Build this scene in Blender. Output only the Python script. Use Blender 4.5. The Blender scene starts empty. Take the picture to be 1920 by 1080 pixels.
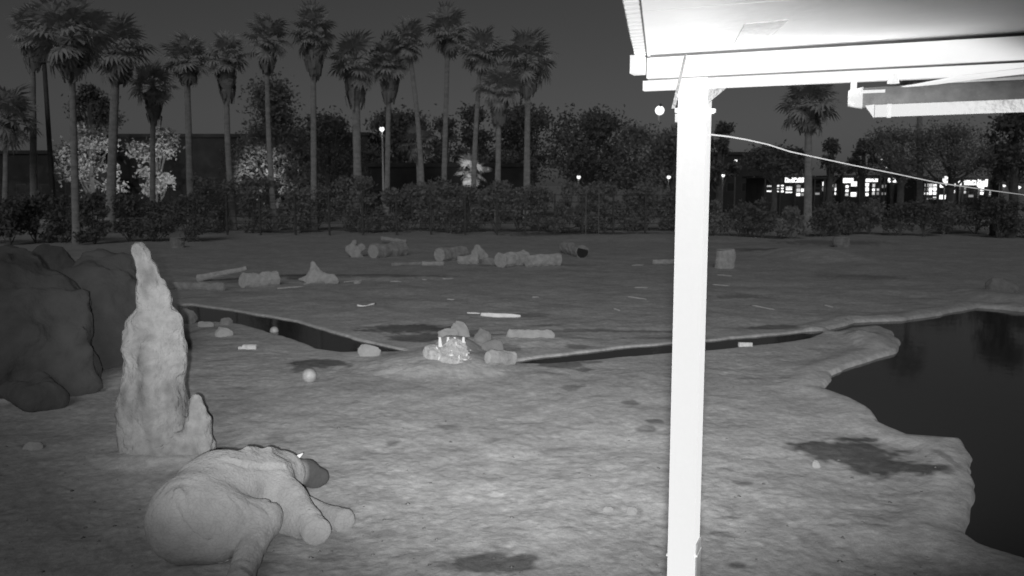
import bpy, math, random
import numpy as np
from mathutils import Vector, Matrix

random.seed(7)
RNG = np.random.default_rng(11)
sc = bpy.context.scene
COL = sc.collection
R = math.radians

# ------------------------------------------------------------------ camera
F = 1600.0                      # focal length in pixels of the 1920 px frame
H = 5.0                         # camera height
TILT = math.atan(195.0 / F)
cam = bpy.data.cameras.new("camera")
cam.sensor_width = 36.0
cam.lens = F / 1920.0 * 36.0
cam.clip_start = 0.05
cam.clip_end = 3000
co = bpy.data.objects.new("camera", cam)
COL.objects.link(co)
co.location = (0, 0, H)
co.rotation_euler = (math.pi / 2 - TILT, 0, 0)
sc.camera = co
cam.dof.use_dof = True
cam.dof.focus_distance = 6.0
cam.dof.aperture_fstop = 3.0

# ------------------------------------------------------------------ night sky, added fill light, infrared flood at the camera
SKY_STRENGTH = 0.0105
world = bpy.data.worlds.new("World")
sc.world = world
world.use_nodes = True
wn = world.node_tree
wn.nodes.clear()
sky = wn.nodes.new("ShaderNodeTexSky")
sky.sky_type = 'NISHITA'
sky.sun_disc = False
sky.sun_elevation = R(25)
sky.sun_rotation = R(200)
sky.air_density = 1.0
sky.dust_density = 1.0
bw = wn.nodes.new("ShaderNodeRGBToBW")
bg = wn.nodes.new("ShaderNodeBackground")
bg.inputs[1].default_value = SKY_STRENGTH
wo = wn.nodes.new("ShaderNodeOutputWorld")
wn.links.new(sky.outputs[0], bw.inputs[0])
wn.links.new(bw.outputs[0], bg.inputs[0])
wn.links.new(bg.outputs[0], wo.inputs[0])

sun = bpy.data.lights.new("night_fill", 'SUN')  # soft unseen fill, added to lift the dark distance
sun.energy = 0.68
sun.angle = R(25)
so = bpy.data.objects.new("night_fill", sun)
COL.objects.link(so)
so.location = (0, -20, 60)
so.rotation_euler = (R(58), 0, R(-4))

spot = bpy.data.lights.new("infrared_flood", 'SPOT')
spot.energy = 34000
spot.spot_size = R(77)
spot.spot_blend = 1.0
spot.shadow_soft_size = 0.06
sp = bpy.data.objects.new("infrared_flood", spot)
COL.objects.link(sp)
sp.location = (-0.07, -0.40, 4.98)
sp.scale = (1.0, 0.485, 1.0)            # the flood throws a wide flat beam
_d = Vector((0.06, 1.0, -0.14))
sp.rotation_euler = _d.to_track_quat('-Z', 'Y').to_euler()

vs = sc.view_settings
vs.view_transform = 'Standard'
vs.look = 'None'
vs.exposure = 0.0
vs.gamma = 1.0
vs.use_curve_mapping = False
sc.render.engine = 'CYCLES'
sc.cycles.max_bounces = 6
sc.cycles.transparent_max_bounces = 4
sc.cycles.sample_clamp_indirect = 4.0
sc.cycles.sample_clamp_direct = 1.42    # a saturated sensor: keeps blown-out edges smooth

# ------------------------------------------------------------------ measuring helpers
FW = Vector((0, math.cos(TILT), -math.sin(TILT)))
UP = Vector((0, math.sin(TILT), math.cos(TILT)))
CAMP = Vector((0, 0, H))


def ray(u, v):
    return FW + Vector((1, 0, 0)) * ((u - 960) / F) + UP * ((540 - v) / F)


def at(u, v, Y):
    """point of the place at ground distance Y"""
    d = ray(u, v)
    return CAMP + d * (Y / d.y)


def P(u, v, h=0.0):
    """point of the place at height h"""
    d = ray(u, v)
    return CAMP + d * ((h - H) / d.z)


# ------------------------------------------------------------------ noise and implicit surfaces
_T = RNG.random((32, 32, 32)).astype(np.float32)


def vnoise(x, y, z):
    x = np.asarray(x, dtype=np.float32); y = np.asarray(y, dtype=np.float32); z = np.asarray(z, dtype=np.float32)
    xi = np.floor(x).astype(int); yi = np.floor(y).astype(int); zi = np.floor(z).astype(int)
    fx = x - xi; fy = y - yi; fz = z - zi
    fx = fx * fx * (3 - 2 * fx); fy = fy * fy * (3 - 2 * fy); fz = fz * fz * (3 - 2 * fz)
    x0 = xi & 31; x1 = (xi + 1) & 31; y0 = yi & 31; y1 = (yi + 1) & 31; z0 = zi & 31; z1 = (zi + 1) & 31
    def L(a, b, t): return a + (b - a) * t
    c0 = L(L(_T[x0, y0, z0], _T[x1, y0, z0], fx), L(_T[x0, y1, z0], _T[x1, y1, z0], fx), fy)
    c1 = L(L(_T[x0, y0, z1], _T[x1, y0, z1], fx), L(_T[x0, y1, z1], _T[x1, y1, z1], fx), fy)
    return L(c0, c1, fz) * 2 - 1


def fbm(x, y, z=0.0, o=4):
    z = np.zeros_like(x) + z
    s = 0; a = 1.0
    for k in range(o):
        s = s + a * vnoise(x * 2 ** k + 7.3 * k, y * 2 ** k + 3.1 * k, z * 2 ** k + 1.7 * k)
        a *= 0.5
    return s


def cone(p, a, b, r1, r2):
    a = np.array(a); b = np.array(b)
    ba = b - a
    h = np.clip(((p - a) @ ba) / max(1e-9, ba @ ba), 0, 1)
    return np.linalg.norm(p - a - h[..., None] * ba, axis=-1) - (r1 + (r2 - r1) * h)


def ell(p, c, r, rz=0.0):
    q = p - np.array(c)
    if rz:
        ca, sa = math.cos(rz), math.sin(rz)
        q = np.stack([q[..., 0] * ca + q[..., 1] * sa, -q[..., 0] * sa + q[..., 1] * ca, q[..., 2]], -1)
    r = np.array(r)
    k0 = np.linalg.norm(q / r, axis=-1)
    k1 = np.linalg.norm(q / (r * r), axis=-1) + 1e-9
    return k0 * (k0 - 1) / k1


def smin(a, b, k):
    h = np.clip(0.5 + 0.5 * (b - a) / k, 0, 1)
    return b + (a - b) * h - k * h * (1 - h)


def surfnet(fn, lo, hi, res):
    lo = np.array(lo, float); hi = np.array(hi, float)
    n = np.maximum(4, np.ceil((hi - lo) / res).astype(int) + 1)
    ax = [lo[i] + np.arange(n[i]) * res for i in range(3)]
    G = np.stack(np.meshgrid(*ax, indexing='ij'), -1)
    V = fn(G)
    V[0] = V[-1] = 1; V[:, 0] = V[:, -1] = 1; V[:, :, 0] = V[:, :, -1] = 1
    c = tuple(n - 1)
    acc = np.zeros(c + (3,)); cnt = np.zeros(c)
    def sl(o): return tuple(slice(o[i], o[i] + n[i] - 1) for i in range(3))
    for axis in range(3):
        oth = [i for i in range(3) if i != axis]
        for p_ in (0, 1):
            for q_ in (0, 1):
                o = [0, 0, 0]; o[oth[0]] = p_; o[oth[1]] = q_
                o2 = list(o); o2[axis] = 1
                va = V[sl(o)]; vb = V[sl(o2)]
                cr = (va < 0) != (vb < 0)
                t = np.where(cr, va / np.where(cr, va - vb, 1), 0)
                pos = np.zeros(c + (3,)) + np.array(o)
                pos[..., axis] += t
                acc += pos * cr[..., None]; cnt += cr
    act = cnt > 0
    idx = -np.ones(c, int); idx[act] = np.arange(act.sum())
    ii = np.argwhere(act)
    verts = lo + (ii + acc[act] / cnt[act][:, None]) * res
    faces = []
    for axis in range(3):
        a, b = [(1, 2), (2, 0), (0, 1)][axis]
        s0 = [slice(0, n[i] - 1) for i in range(3)]; s1 = [slice(0, n[i] - 1) for i in range(3)]
        s1[axis] = slice(1, n[axis])
        va = V[tuple(s0)]; vb = V[tuple(s1)]
        cr = (va < 0) != (vb < 0)
        cr[tuple(0 if i == a else slice(None) for i in range(3))] = False
        cr[tuple(0 if i == b else slice(None) for i in range(3))] = False
        e = np.argwhere(cr)
        if not len(e): continue
        ea = np.eye(3, dtype=int)[a]; eb = np.eye(3, dtype=int)[b]
        g = lambda d: idx[tuple((e - d).T)]
        q = np.stack([g(ea + eb), g(eb), g(ea * 0), g(ea)], -1)
        fl = va[tuple(e.T)] >= 0
        q[fl] = q[fl][:, ::-1]
        faces.append(q)
    faces = np.concatenate(faces)
    faces = faces[(faces >= 0).all(1)]
    return verts, faces


# ------------------------------------------------------------------ object helpers
def mesh_np(name, verts, faces, smooth=True):
    me = bpy.data.meshes.new(name)
    verts = np.asarray(verts, dtype=np.float32); faces = np.asarray(faces, dtype=np.int32)
    k = faces.shape[1]
    me.vertices.add(len(verts)); me.vertices.foreach_set("co", verts.ravel())
    me.loops.add(faces.size); me.loops.foreach_set("vertex_index", faces.ravel())
    me.polygons.add(len(faces))
    me.polygons.foreach_set("loop_start", np.arange(0, faces.size, k, dtype=np.int32))
    me.polygons.foreach_set("loop_total", np.full(len(faces), k, dtype=np.int32))
    me.update(calc_edges=True)
    if smooth: me.polygons.foreach_set("use_smooth", np.ones(len(faces), dtype=bool))
    me.validate()
    return me


def link(name, me, mat=None, parent=None):
    o = bpy.data.objects.new(name, me)
    COL.objects.link(o)
    if mat is not None and me is not None and len(me.materials) == 0: me.materials.append(mat)
    if parent is not None:
        o.parent = parent
        o.matrix_parent_inverse = parent.matrix_world.inverted() if False else Matrix.Translation(-parent.location)
    return o


def tag(o, label, cat, group=None):
    o['label'] = label; o['category'] = cat
    if group: o['group'] = group
    return o


def thing(name, label, cat, loc, group=None):
    o = bpy.data.objects.new(name, None); COL.objects.link(o)
    o.location = loc; o.empty_display_size = 0.2
    return tag(o, label, cat, group)


def attr(me, name, vals):
    a = me.attributes.new(name, 'FLOAT', 'POINT')
    a.data.foreach_set("value", np.asarray(vals, dtype=np.float32))


class MB:
    def __init__(s): s.v = []; s.f = []; s.sm = False
    def quadbox(s, c, ex, ey, ez):
        """box from centre and three half-axis vectors"""
        c = Vector(c); n = len(s.v)
        for i in (-1, 1):
            for j in (-1, 1):
                for k in (-1, 1):
                    s.v.append(tuple(c + ex * i + ey * j + ez * k))
        for q in ((0, 1, 3, 2), (4, 6, 7, 5), (0, 4, 5, 1), (2, 3, 7, 6), (0, 2, 6, 4), (1, 5, 7, 3)):
            s.f.append(tuple(n + i for i in q))
        return s
    def box(s, lo, hi):
        lo = Vector(lo); hi = Vector(hi); h = (hi - lo) / 2
        return s.quadbox((lo + hi) / 2, Vector((h.x, 0, 0)), Vector((0, h.y, 0)), Vector((0, 0, h.z)))
    def tube(s, pts, rad, n=8, cap=True, jit=0.0):
        pts = [Vector(p) for p in pts]
        if not isinstance(rad, (list, tuple)): rad = [rad] * len(pts)
        base = len(s.v); prev = None
        for i, p in enumerate(pts):
            d = (pts[min(i + 1, len(pts) - 1)] - pts[max(i - 1, 0)]).normalized()
            if prev is None:
                a = Vector((0, 0, 1)) if abs(d.z) < 0.9 else Vector((1, 0, 0))
                x = d.cross(a).normalized()
            else:
                x = (prev - d * prev.dot(d)).normalized()
            prev = x; y = d.cross(x)
            for k in range(n):
                t = 2 * math.pi * k / n
                r = rad[i] * (1 + random.uniform(-jit, jit))
                s.v.append(tuple(p + (x * math.cos(t) + y * math.sin(t)) * r))
        for i in range(len(pts) - 1):
            for k in range(n):
                a = base + i * n + k; b = base + i * n + (k + 1) % n
                s.f.append((a, b, b + n, a + n))
        if cap:
            s.f.append(tuple(base + k for k in range(n))[::-1])
            s.f.append(tuple(base + (len(pts) - 1) * n + k for k in range(n)))
        return s
    def prism(s, poly, d):
        """flat polygon (points) given depth vector d"""
        n = len(s.v); m = len(poly); d = Vector(d)
        for p in poly: s.v.append(tuple(Vector(p)))
        for p in poly: s.v.append(tuple(Vector(p) + d))
        s.f.append(tuple(range(n, n + m))[::-1]); s.f.append(tuple(range(n + m, n + 2 * m)))
        for k in range(m): s.f.append((n + k, n + (k + 1) % m, n + m + (k + 1) % m, n + m + k))
        return s
    def mesh(s, name, smooth=False):
        me = bpy.data.meshes.new(name); me.from_pydata(s.v, [], s.f); me.update()
        if smooth: me.polygons.foreach_set("use_smooth", [True] * len(me.polygons))
        import bmesh
        b = bmesh.new(); b.from_mesh(me); bmesh.ops.recalc_face_normals(b, faces=b.faces); b.to_mesh(me); b.free()
        return me
    def build(s, name, mat, parent=None, smooth=False):
        return link(name, s.mesh(name, smooth), mat, parent)


# ------------------------------------------------------------------ materials (the scene is seen in near infrared: greys only)
def new_mat(name):
    m = bpy.data.materials.new(name); m.use_nodes = True
    nt = m.node_tree; b = nt.nodes["Principled BSDF"]
    return m, nt, b


def noise_mat(name, lo, hi, scale=3.0, rough=0.9, bump=0.3, bscale=None, detail=6, metallic=0.0, stretch=(1, 1, 1), bdist=0.05, attrs=(), spec=0.3):
    m, nt, b = new_mat(name)
    N = nt.nodes.new; Lk = nt.links.new
    tc = N("ShaderNodeTexCoord"); mp = N("ShaderNodeMapping")
    mp.inputs['Scale'].default_value = stretch
    Lk(tc.outputs['Object'], mp.inputs[0])
    nz = N("ShaderNodeTexNoise"); nz.inputs['Scale'].default_value = scale; nz.inputs['Detail'].default_value = detail
    nz.inputs['Roughness'].default_value = 0.62
    Lk(mp.outputs[0], nz.inputs['Vector'])
    mr = N("ShaderNodeMapRange"); mr.inputs[1].default_value = 0.3; mr.inputs[2].default_value = 0.7
    mr.inputs[3].default_value = lo; mr.inputs[4].default_value = hi
    Lk(nz.outputs[0], mr.inputs[0])
    out = mr.outputs[0]
    for an, k in attrs:
        a = N("ShaderNodeAttribute"); a.attribute_name = an
        f = N("ShaderNodeMath"); f.operation = 'MULTIPLY_ADD'; f.inputs[1].default_value = k - 1; f.inputs[2].default_value = 1
        Lk(a.outputs['Fac'], f.inputs[0])
        g = N("ShaderNodeMath"); g.operation = 'MULTIPLY'
        Lk(out, g.inputs[0]); Lk(f.outputs[0], g.inputs[1]); out = g.outputs[0]
    cc = N("ShaderNodeCombineColor")
    for i in range(3): Lk(out, cc.inputs[i])
    Lk(cc.outputs[0], b.inputs['Base Color'])
    b.inputs['Roughness'].default_value = rough
    b.inputs['Metallic'].default_value = metallic
    b.inputs['Specular IOR Level'].default_value = spec
    if rough >= .85 and not metallic: b.inputs['Diffuse Roughness'].default_value = 0.5; b.inputs['Specular IOR Level'].default_value = .08
    if bump:
        nb = N("ShaderNodeTexNoise"); nb.inputs['Scale'].default_value = bscale or scale * 4; nb.inputs['Detail'].default_value = 8
        Lk(mp.outputs[0], nb.inputs['Vector'])
        bp = N("ShaderNodeBump"); bp.inputs['Strength'].default_value = bump; bp.inputs['Distance'].default_value = bdist
        Lk(nb.outputs[0], bp.inputs['Height']); Lk(bp.outputs[0], b.inputs['Normal'])
    return m


def emit_mat(name, val, strength):
    m, nt, b = new_mat(name)
    b.inputs['Base Color'].default_value = (0.5, 0.5, 0.5, 1)
    b.inputs['Emission Color'].default_value = (val, val, val, 1)
    b.inputs['Emission Strength'].default_value = strength
    m.cycles.emission_sampling = 'NONE'
    return m


def leaf_mat(name, lo, hi):
    m, nt, b = new_mat(name)
    N = nt.nodes.new; Lk = nt.links.new
    g = N("ShaderNodeNewGeometry")
    mr = N("ShaderNodeMapRange"); mr.inputs[3].default_value = lo; mr.inputs[4].default_value = hi
    Lk(g.outputs['Random Per Island'], mr.inputs[0])
    cc = N("ShaderNodeCombineColor")
    for i in range(3): Lk(mr.outputs[0], cc.inputs[i])
    nt.nodes.remove(b)                     # thin blades: part of the light shines through
    df = N("ShaderNodeBsdfDiffuse"); tl = N("ShaderNodeBsdfTranslucent"); mx = N("ShaderNodeMixShader")
    Lk(cc.outputs[0], df.inputs[0]); Lk(cc.outputs[0], tl.inputs[0]); mx.inputs[0].default_value = .42
    Lk(df.outputs[0], mx.inputs[1]); Lk(tl.outputs[0], mx.inputs[2])
    Lk(mx.outputs[0], nt.nodes["Material Output"].inputs[0])
    return m


M = {}
M['rock'] = noise_mat('dark_rock', 0.05, 0.085, 0.9, bump=0.6, bscale=5, bdist=0.12)
M['mound'] = noise_mat('mound_clay', 0.16, 0.26, 4.5, bump=1.0, bscale=11, bdist=0.09, attrs=(('darkened', 0.5),))
M['skin'] = noise_mat('elephant_skin', 0.17, 0.23, 2.5, bump=0.6, bscale=18, bdist=0.03, attrs=(('darkened', 0.25),))
_nt = M['skin'].node_tree                  # a net of creases over the hide
_vo = _nt.nodes.new("ShaderNodeTexVoronoi"); _vo.feature = 'DISTANCE_TO_EDGE'; _vo.inputs['Scale'].default_value = 13
_mp = _nt.nodes.new("ShaderNodeMapping"); _mp.inputs['Scale'].default_value = (1.0, 1.0, 1.9)
_tc = _nt.nodes.new("ShaderNodeTexCoord"); _dn = _nt.nodes.new("ShaderNodeTexNoise"); _dn.inputs['Scale'].default_value = 3
_ad = _nt.nodes.new("ShaderNodeVectorMath"); _ad.operation = 'MULTIPLY_ADD'; _ad.inputs[1].default_value = (.35, .35, .35)
_nt.links.new(_tc.outputs['Object'], _dn.inputs['Vector']); _nt.links.new(_dn.outputs['Color'], _ad.inputs[0]); _nt.links.new(_tc.outputs['Object'], _ad.inputs[2])
_nt.links.new(_ad.outputs[0], _mp.inputs[0]); _nt.links.new(_mp.outputs[0], _vo.inputs['Vector'])
_mr = _nt.nodes.new("ShaderNodeMapRange"); _mr.inputs[2].default_value = .09; _nt.links.new(_vo.outputs['Distance'], _mr.inputs[0])
_cc = [n for n in _nt.nodes if n.type == 'COMBINE_COLOR'][0]; _src = _cc.inputs[0].links[0].from_socket
_m2 = _nt.nodes.new("ShaderNodeMapRange"); _m2.inputs[2].default_value = .12; _m2.inputs[3].default_value = .90; _m2.inputs[4].default_value = 1.02
_nt.links.new(_vo.outputs['Distance'], _m2.inputs[0])
_mu = _nt.nodes.new("ShaderNodeMath"); _mu.operation = 'MULTIPLY'
_nt.links.new(_src, _mu.inputs[0]); _nt.links.new(_m2.outputs[0], _mu.inputs[1])
for _i in range(3): _nt.links.new(_mu.outputs[0], _cc.inputs[_i])
_b2 = _nt.nodes.new("ShaderNodeBump"); _b2.inputs['Strength'].default_value = .32; _b2.inputs['Distance'].default_value = .02
_b1 = [n for n in _nt.nodes if n.type == 'BUMP' and n != _b2][0]
_nt.links.new(_mr.outputs[0], _b2.inputs['Height']); _nt.links.new(_b1.outputs[0], _b2.inputs['Normal'])
_nt.links.new(_b2.outputs[0], _nt.nodes["Principled BSDF"].inputs['Normal'])
M['ivory'] = noise_mat('ivory', 0.75, 0.82, 5, rough=0.4, bump=0)
M['hair'] = noise_mat('tail_hair', 0.5, 0.6, 5, bump=0)
M['bark'] = noise_mat('log_bark', 0.13, 0.24, 3, bump=0.6, bscale=14, stretch=(1, 1, 1), bdist=0.06)
M['wood_pale'] = noise_mat('bleached_wood', 0.2, 0.32, 4, bump=0.5, bscale=16, bdist=0.04)
M['wood_white'] = noise_mat('peeled_wood', 0.48, 0.62, 5, bump=0.3)
M['twig'] = noise_mat('pale_twig', 0.22, 0.38, 4, bump=0.3)
M['heap'] = noise_mat('heap_dirt', 0.24, 0.38, 7, bump=0.9, bscale=16, bdist=.06)
M['cut'] = noise_mat('cut_wood', 0.2, 0.3, 6, bump=0.2)
M['stone'] = noise_mat('pale_stone', 0.19, 0.28, 3, bump=0.5, bscale=10, bdist=0.05)
M['stone_dark'] = noise_mat('dark_stone', 0.11, 0.18, 3, bump=0.5, bscale=10, bdist=0.05)
M['clod'] = noise_mat('dry_clod', 0.15, 0.2, 6, bump=0.6, bscale=14, bdist=.04)
M['ball'] = noise_mat('scuffed_plastic', 0.22, 0.33, 9, rough=0.55, bump=0.15)
M['white'] = noise_mat('white_scrap', 0.32, 0.5, 9, bump=0.1)
M['paint'] = noise_mat('white_paint', 0.58, 0.66, 3, rough=0.5, bump=0.05, bscale=30)
M['roof_under'] = noise_mat('painted_roof_pan', 0.58, 0.68, 2, rough=0.5, bump=0.05, bscale=20)
M['galv'] = noise_mat('galvanised_steel', 0.14, 0.30, 14, rough=0.4, bump=0.15, bscale=40, metallic=0.6)
M['plate'] = noise_mat('plate_steel', 0.018, 0.045, 22, rough=0.45, bump=0.3, bscale=60, metallic=0.3)
M['bar'] = noise_mat('brushed_bar', 0.035, 0.085, 18, rough=0.5, bump=0.2, bscale=50, metallic=0.2)
M['bracket_dark'] = noise_mat('dark_steel', 0.04, 0.08, 9, rough=0.6, bump=0.1)
M['gap_shadow'] = noise_mat('dark_gap_shadow', 0.02, 0.03, 9, bump=0)  # near-black, also stands in for shadow on the flange and log end
M['fabric'] = noise_mat('shade_fabric', 0.015, 0.025, 20, rough=0.9, bump=0.2, bscale=90)
M['cable'] = noise_mat('cable_jacket', 0.035, 0.05, 20, bump=0)
M['trunk'] = noise_mat('palm_trunk', 0.18, 0.32, 1.5, bump=0.7, bscale=8, stretch=(1, 1, 2.2), bdist=0.1)
M['trunk_tree'] = noise_mat('tree_bark', 0.06, 0.12, 2, bump=0.6, bscale=8, bdist=0.08)
M['frond'] = leaf_mat('palm_frond', 0.36, 0.46)
M['frond_dry'] = leaf_mat('palm_dry_frond', 0.250, 0.340)
M['leaf'] = leaf_mat('tree_leaf', 0.200, 0.270)
M['leaf_b'] = leaf_mat('bush_leaf', 0.190, 0.250)
M['leaf_dark'] = leaf_mat('dark_leaf', 0.140, 0.180)
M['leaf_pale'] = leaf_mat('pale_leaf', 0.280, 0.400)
M['fence'] = noise_mat('fence_steel', 0.03, 0.06, 4, rough=0.7, bump=0.1)
M['wall_dark'] = noise_mat('dark_stucco', 0.03, 0.05, 0.5, bump=0.2)
M['roofing'] = noise_mat('flat_roofing', 0.035, 0.06, 0.6, bump=0.2)
M['glass'] = noise_mat('dark_glass', 0.02, 0.03, 2, rough=0.1, bump=0, spec=0.5)
M['pole'] = noise_mat('pole_paint', 0.10, 0.16, 3, bump=0.1)
M['pole_pale'] = noise_mat('pale_pole', 0.5, 0.6, 3, bump=0.1)
M['lamp'] = emit_mat('lamp_glow', 1.0, 6.0)
M['lamp_dim'] = emit_mat('dim_lamp_glow', 1.0, 0.8)
M['lit'] = emit_mat('lit_window', 1.0, 2.2)
M['lit_mid'] = emit_mat('half_lit_window', 1.0, 0.55)
M['lit_low'] = emit_mat('faintly_lit_window', 1.0, 0.16)

# ------------------------------------------------------------------ ground
STREAM_W = [(330, 570), (360, 569), (420, 577), (500, 590), (560, 600), (620, 619), (680, 636), (760, 653), (768, 658), (700, 660),
            (640, 660), (590, 653), (545, 634), (500, 622), (452, 607), (405, 602), (370, 604), (335, 596)]
STREAM_E = [(962, 674), (1000, 668), (1050, 662), (1150, 650), (1265, 640), (1330, 636), (1420, 627), (1500, 620), (1545, 614), (1560, 622),
            (1520, 634), (1480, 641), (1400, 650), (1330, 656), (1265, 661), (1200, 666), (1150, 670), (1100, 676), (1030, 681), (970, 682)]
POND = [(1545, 614), (1600, 600), (1690, 596), (1760, 586), (1830, 572), (1920, 580), (2100, 590), (2500, 640), (2900, 900), (2600, 1150),
        (2050, 1075), (1920, 1046), (1830, 1020), (1785, 995), (1806, 960), (1816, 915), (1812, 850), (1792, 821), (1745, 818), (1700, 814),
        (1640, 788), (1622, 760), (1590, 745), (1536, 726), (1552, 697), (1580, 685), (1625, 670), (1672, 656), (1682, 640), (1670, 620),
        (1645, 611), (1600, 614), (1565, 622)]


def world_poly(pts):
    return np.array([[P(u, v).x, P(u, v).y] for u, v in pts])


POLYS = [world_poly(STREAM_W), world_poly(STREAM_E), world_poly(POND)]


def poly_sd(X, Y, poly):
    """signed distance, negative inside"""
    d = np.full(X.shape, 1e9); ins = np.zeros(X.shape, bool)
    n = len(poly)
    for i in range(n):
        ax, ay = poly[i]; bx, by = poly[(i + 1) % n]
        ex, ey = bx - ax, by - ay
        t = np.clip(((X - ax) * ex + (Y - ay) * ey) / (ex * ex + ey * ey), 0, 1)
        d = np.minimum(d, (X - ax - t * ex) ** 2 + (Y - ay - t * ey) ** 2)
        c = ((ay > Y) != (by > Y)) & (X < ex * (Y - ay) / (ey if ey else 1e-12) + ax)
        ins ^= c
    d = np.sqrt(d)
    return np.where(ins, -d, d)


def ellipse_w(u, v, ru, rv):
    """a patch seen at (u, v): centre and radii on the ground, metres"""
    c = P(u, v); rx = ru * c.y / F
    ry = (P(u, v - rv).y - P(u, v + rv).y) / 2
    return c.x, c.y, rx, ry


# raised places: (u, v, ru, rv, height)
BUMPS = [(820, 680, 150, 26, 0.26), (850, 660, 50, 16, 0.38), (690, 660, 40, 7, 0.1), (1630, 640, 45, 22, 0.28), (1770, 850, 60, 60, 0.08),
         (960, 640, 160, 12, 0.12), (1520, 478, 90, 12, 0.5), (1180, 446, 200, 7, 0.25), (650, 520, 200, 5, 0.12),
         (30, 735, 60, 20, 0.35), (240, 700, 60, 30, 0.15), (1700, 1000, 160, 40, 0.06), (400, 622, 40, 10, 0.06), (1880, 560, 60, 20, 0.3), (305, 862, 110, 22, .14)]
BUMPS = [ellipse_w(*b[:4]) + (b[4],) for b in BUMPS]


def gh(X, Y):
    X = np.asarray(X, float); Y = np.asarray(Y, float)
    h = 0.055 * fbm(X * 0.5, Y * 0.5, 0.3, 3) + 0.010 * fbm(X * 2.3, Y * 2.3, 4.2, 3)
    near = np.clip((70 - np.hypot(X, Y)) / 30, 0, 1)
    h += near * 0.008 * fbm(X * 7, Y * 7, 9.1, 2)
    for cx, cy, rx, ry, a in BUMPS:
        r = np.sqrt(((X - cx) / rx) ** 2 + ((Y - cy) / ry) ** 2)
        r = r * (1 + 0.12 * vnoise(X * 1.3, Y * 1.3, a * 10))
        h += a * np.clip(1.25 - r, 0, 1) ** 2 * (3 - 2 * np.clip(1.25 - r, 0, 1))
    wob = 0.10 * fbm(X * 1.1, Y * 1.1, 2.0, 3)
    for i, pl in enumerate(POLYS):
        lo = pl.min(0) - 2; hi = pl.max(0) + 2
        m = (X > lo[0]) & (X < hi[0]) & (Y > lo[1]) & (Y < hi[1])
        if not m.any(): continue
        d = poly_sd(X[m], Y[m], pl) + wob[m] * 0.6
        deep = 0.9 if i == 2 else 0.75
        w = 0.42
        t = np.clip(-d / w, 0, 1); t = t * t * (3 - 2 * t)
        lip = (0.07 if i == 2 else 0.0) * np.exp(-((d - 0.45) / 0.35) ** 2)
        fl = .12 + .88 * np.clip(d / 1.2, 0, 1)
        h[m] = (h[m] * fl + lip) * (1 - t) - deep * t
    return h


def gz(x, y): return float(gh(np.array([x]), np.array([y]))[0])


def G(u, v):
    p = P(u, v); z = gz(p.x, p.y)
    return Vector((p.x, p.y, z))


WET_SHADE = [(1590, 848, 120, 26, 1.0), (1540, 840, 70, 14, 1.0), (1730, 882, 70, 14, 1.0), (1775, 866, 14, 20, .5), (1650, 870, 80, 22, 1.0), (1600, 825, 60, 6, 1.0),  # darker ground patches: wet soil, and shade put into the colour
       (930, 1056, 98, 20, .85), (972, 1050, 44, 13, .9), (850, 1062, 55, 12, .5), (1385, 1060, 26, 11, .7), (1350, 1001, 30, 6, .5), (1362, 972, 22, 4, .5),
       (1388, 908, 22, 8, .6), (1358, 884, 22, 5, .4), (1212, 806, 24, 6, .6), (1227, 792, 18, 5, .75), (1183, 757, 22, 4, .75), (1075, 728, 34, 6, .6),
       (1045, 684, 44, 8, .75), (1098, 692, 20, 4, .7), (1112, 679, 22, 3, .6), (600, 681, 62, 9, .85), (568, 690, 22, 12, .75), (765, 616, 100, 9, .85),  # includes dark ovals just behind the ball
       (800, 632, 80, 9, .8), (880, 628, 45, 10, .6), (840, 797, 30, 7, .5), (737, 828, 17, 7, .6), (1100, 438, 160, 5, .8), (1040, 440, 90, 5, .6),
       (1395, 555, 55, 4, .5), (1440, 613, 62, 5, .7), (1150, 620, 180, 3, .6), (1020, 610, 40, 3, .5), (1250, 633, 90, 3, .5), (985, 590, 60, 4, .5), (560, 519, 40, 6, .8),
       (700, 520, 150, 3, .6), (1000, 497, 160, 2, .4), (455, 525, 60, 6, .5), (1450, 470, 90, 4, .6), (1560, 455, 120, 5, .5), (1620, 520, 100, 6, .4),
       (60, 838, 28, 8, .5), (1155, 952, 16, 5, .35), (1195, 958, 14, 6, .45), (660, 860, 30, 4, .3), (1430, 710, 70, 4, .4), (940, 655, 40, 8, .5),
       (1090, 652, 40, 4, .6), (1000, 700, 60, 4, .3), (700, 1000, 60, 8, .3), (620, 1045, 40, 12, .35), (1690, 930, 60, 8, .3), (1600, 990, 60, 6, .3)]
PALE = [(762, 803, 50, 13, .8), (860, 820, 44, 13, .5), (930, 850, 120, 20, .4), (800, 703, 165, 8, .8), (820, 688, 140, 16, .5), (860, 945, 260, 90, .3), (880, 970, 80, 18, .5), (1000, 985, 80, 14, .35),  # pale dirt; the broadest patch paints the flood's bright pool
        (560, 650, 60, 6, .3), (1480, 800, 20, 6, .6), (1620, 868, 34, 8, .45), (700, 610, 24, 4, .5), (740, 628, 40, 4, .5), (700, 830, 80, 16, .3),
        (1340, 700, 60, 6, .3), (650, 970, 22, 18, .5), (690, 900, 60, 8, .3), (1660, 990, 140, 6, .3)]

_pr = random.Random(21)
for _ in range(150):                       # old elephant footprints: flat, the dents' shade put into the colour
    _u = _pr.uniform(420, 1800); _v = _pr.uniform(690, 1075); _y = P(_u, _v).y
    _rw = _pr.uniform(.10, .24)
    WET_SHADE.append((_u, _v, _rw * F / _y, _rw * H * F / _y ** 2, _pr.uniform(.08, .26)))


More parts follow.
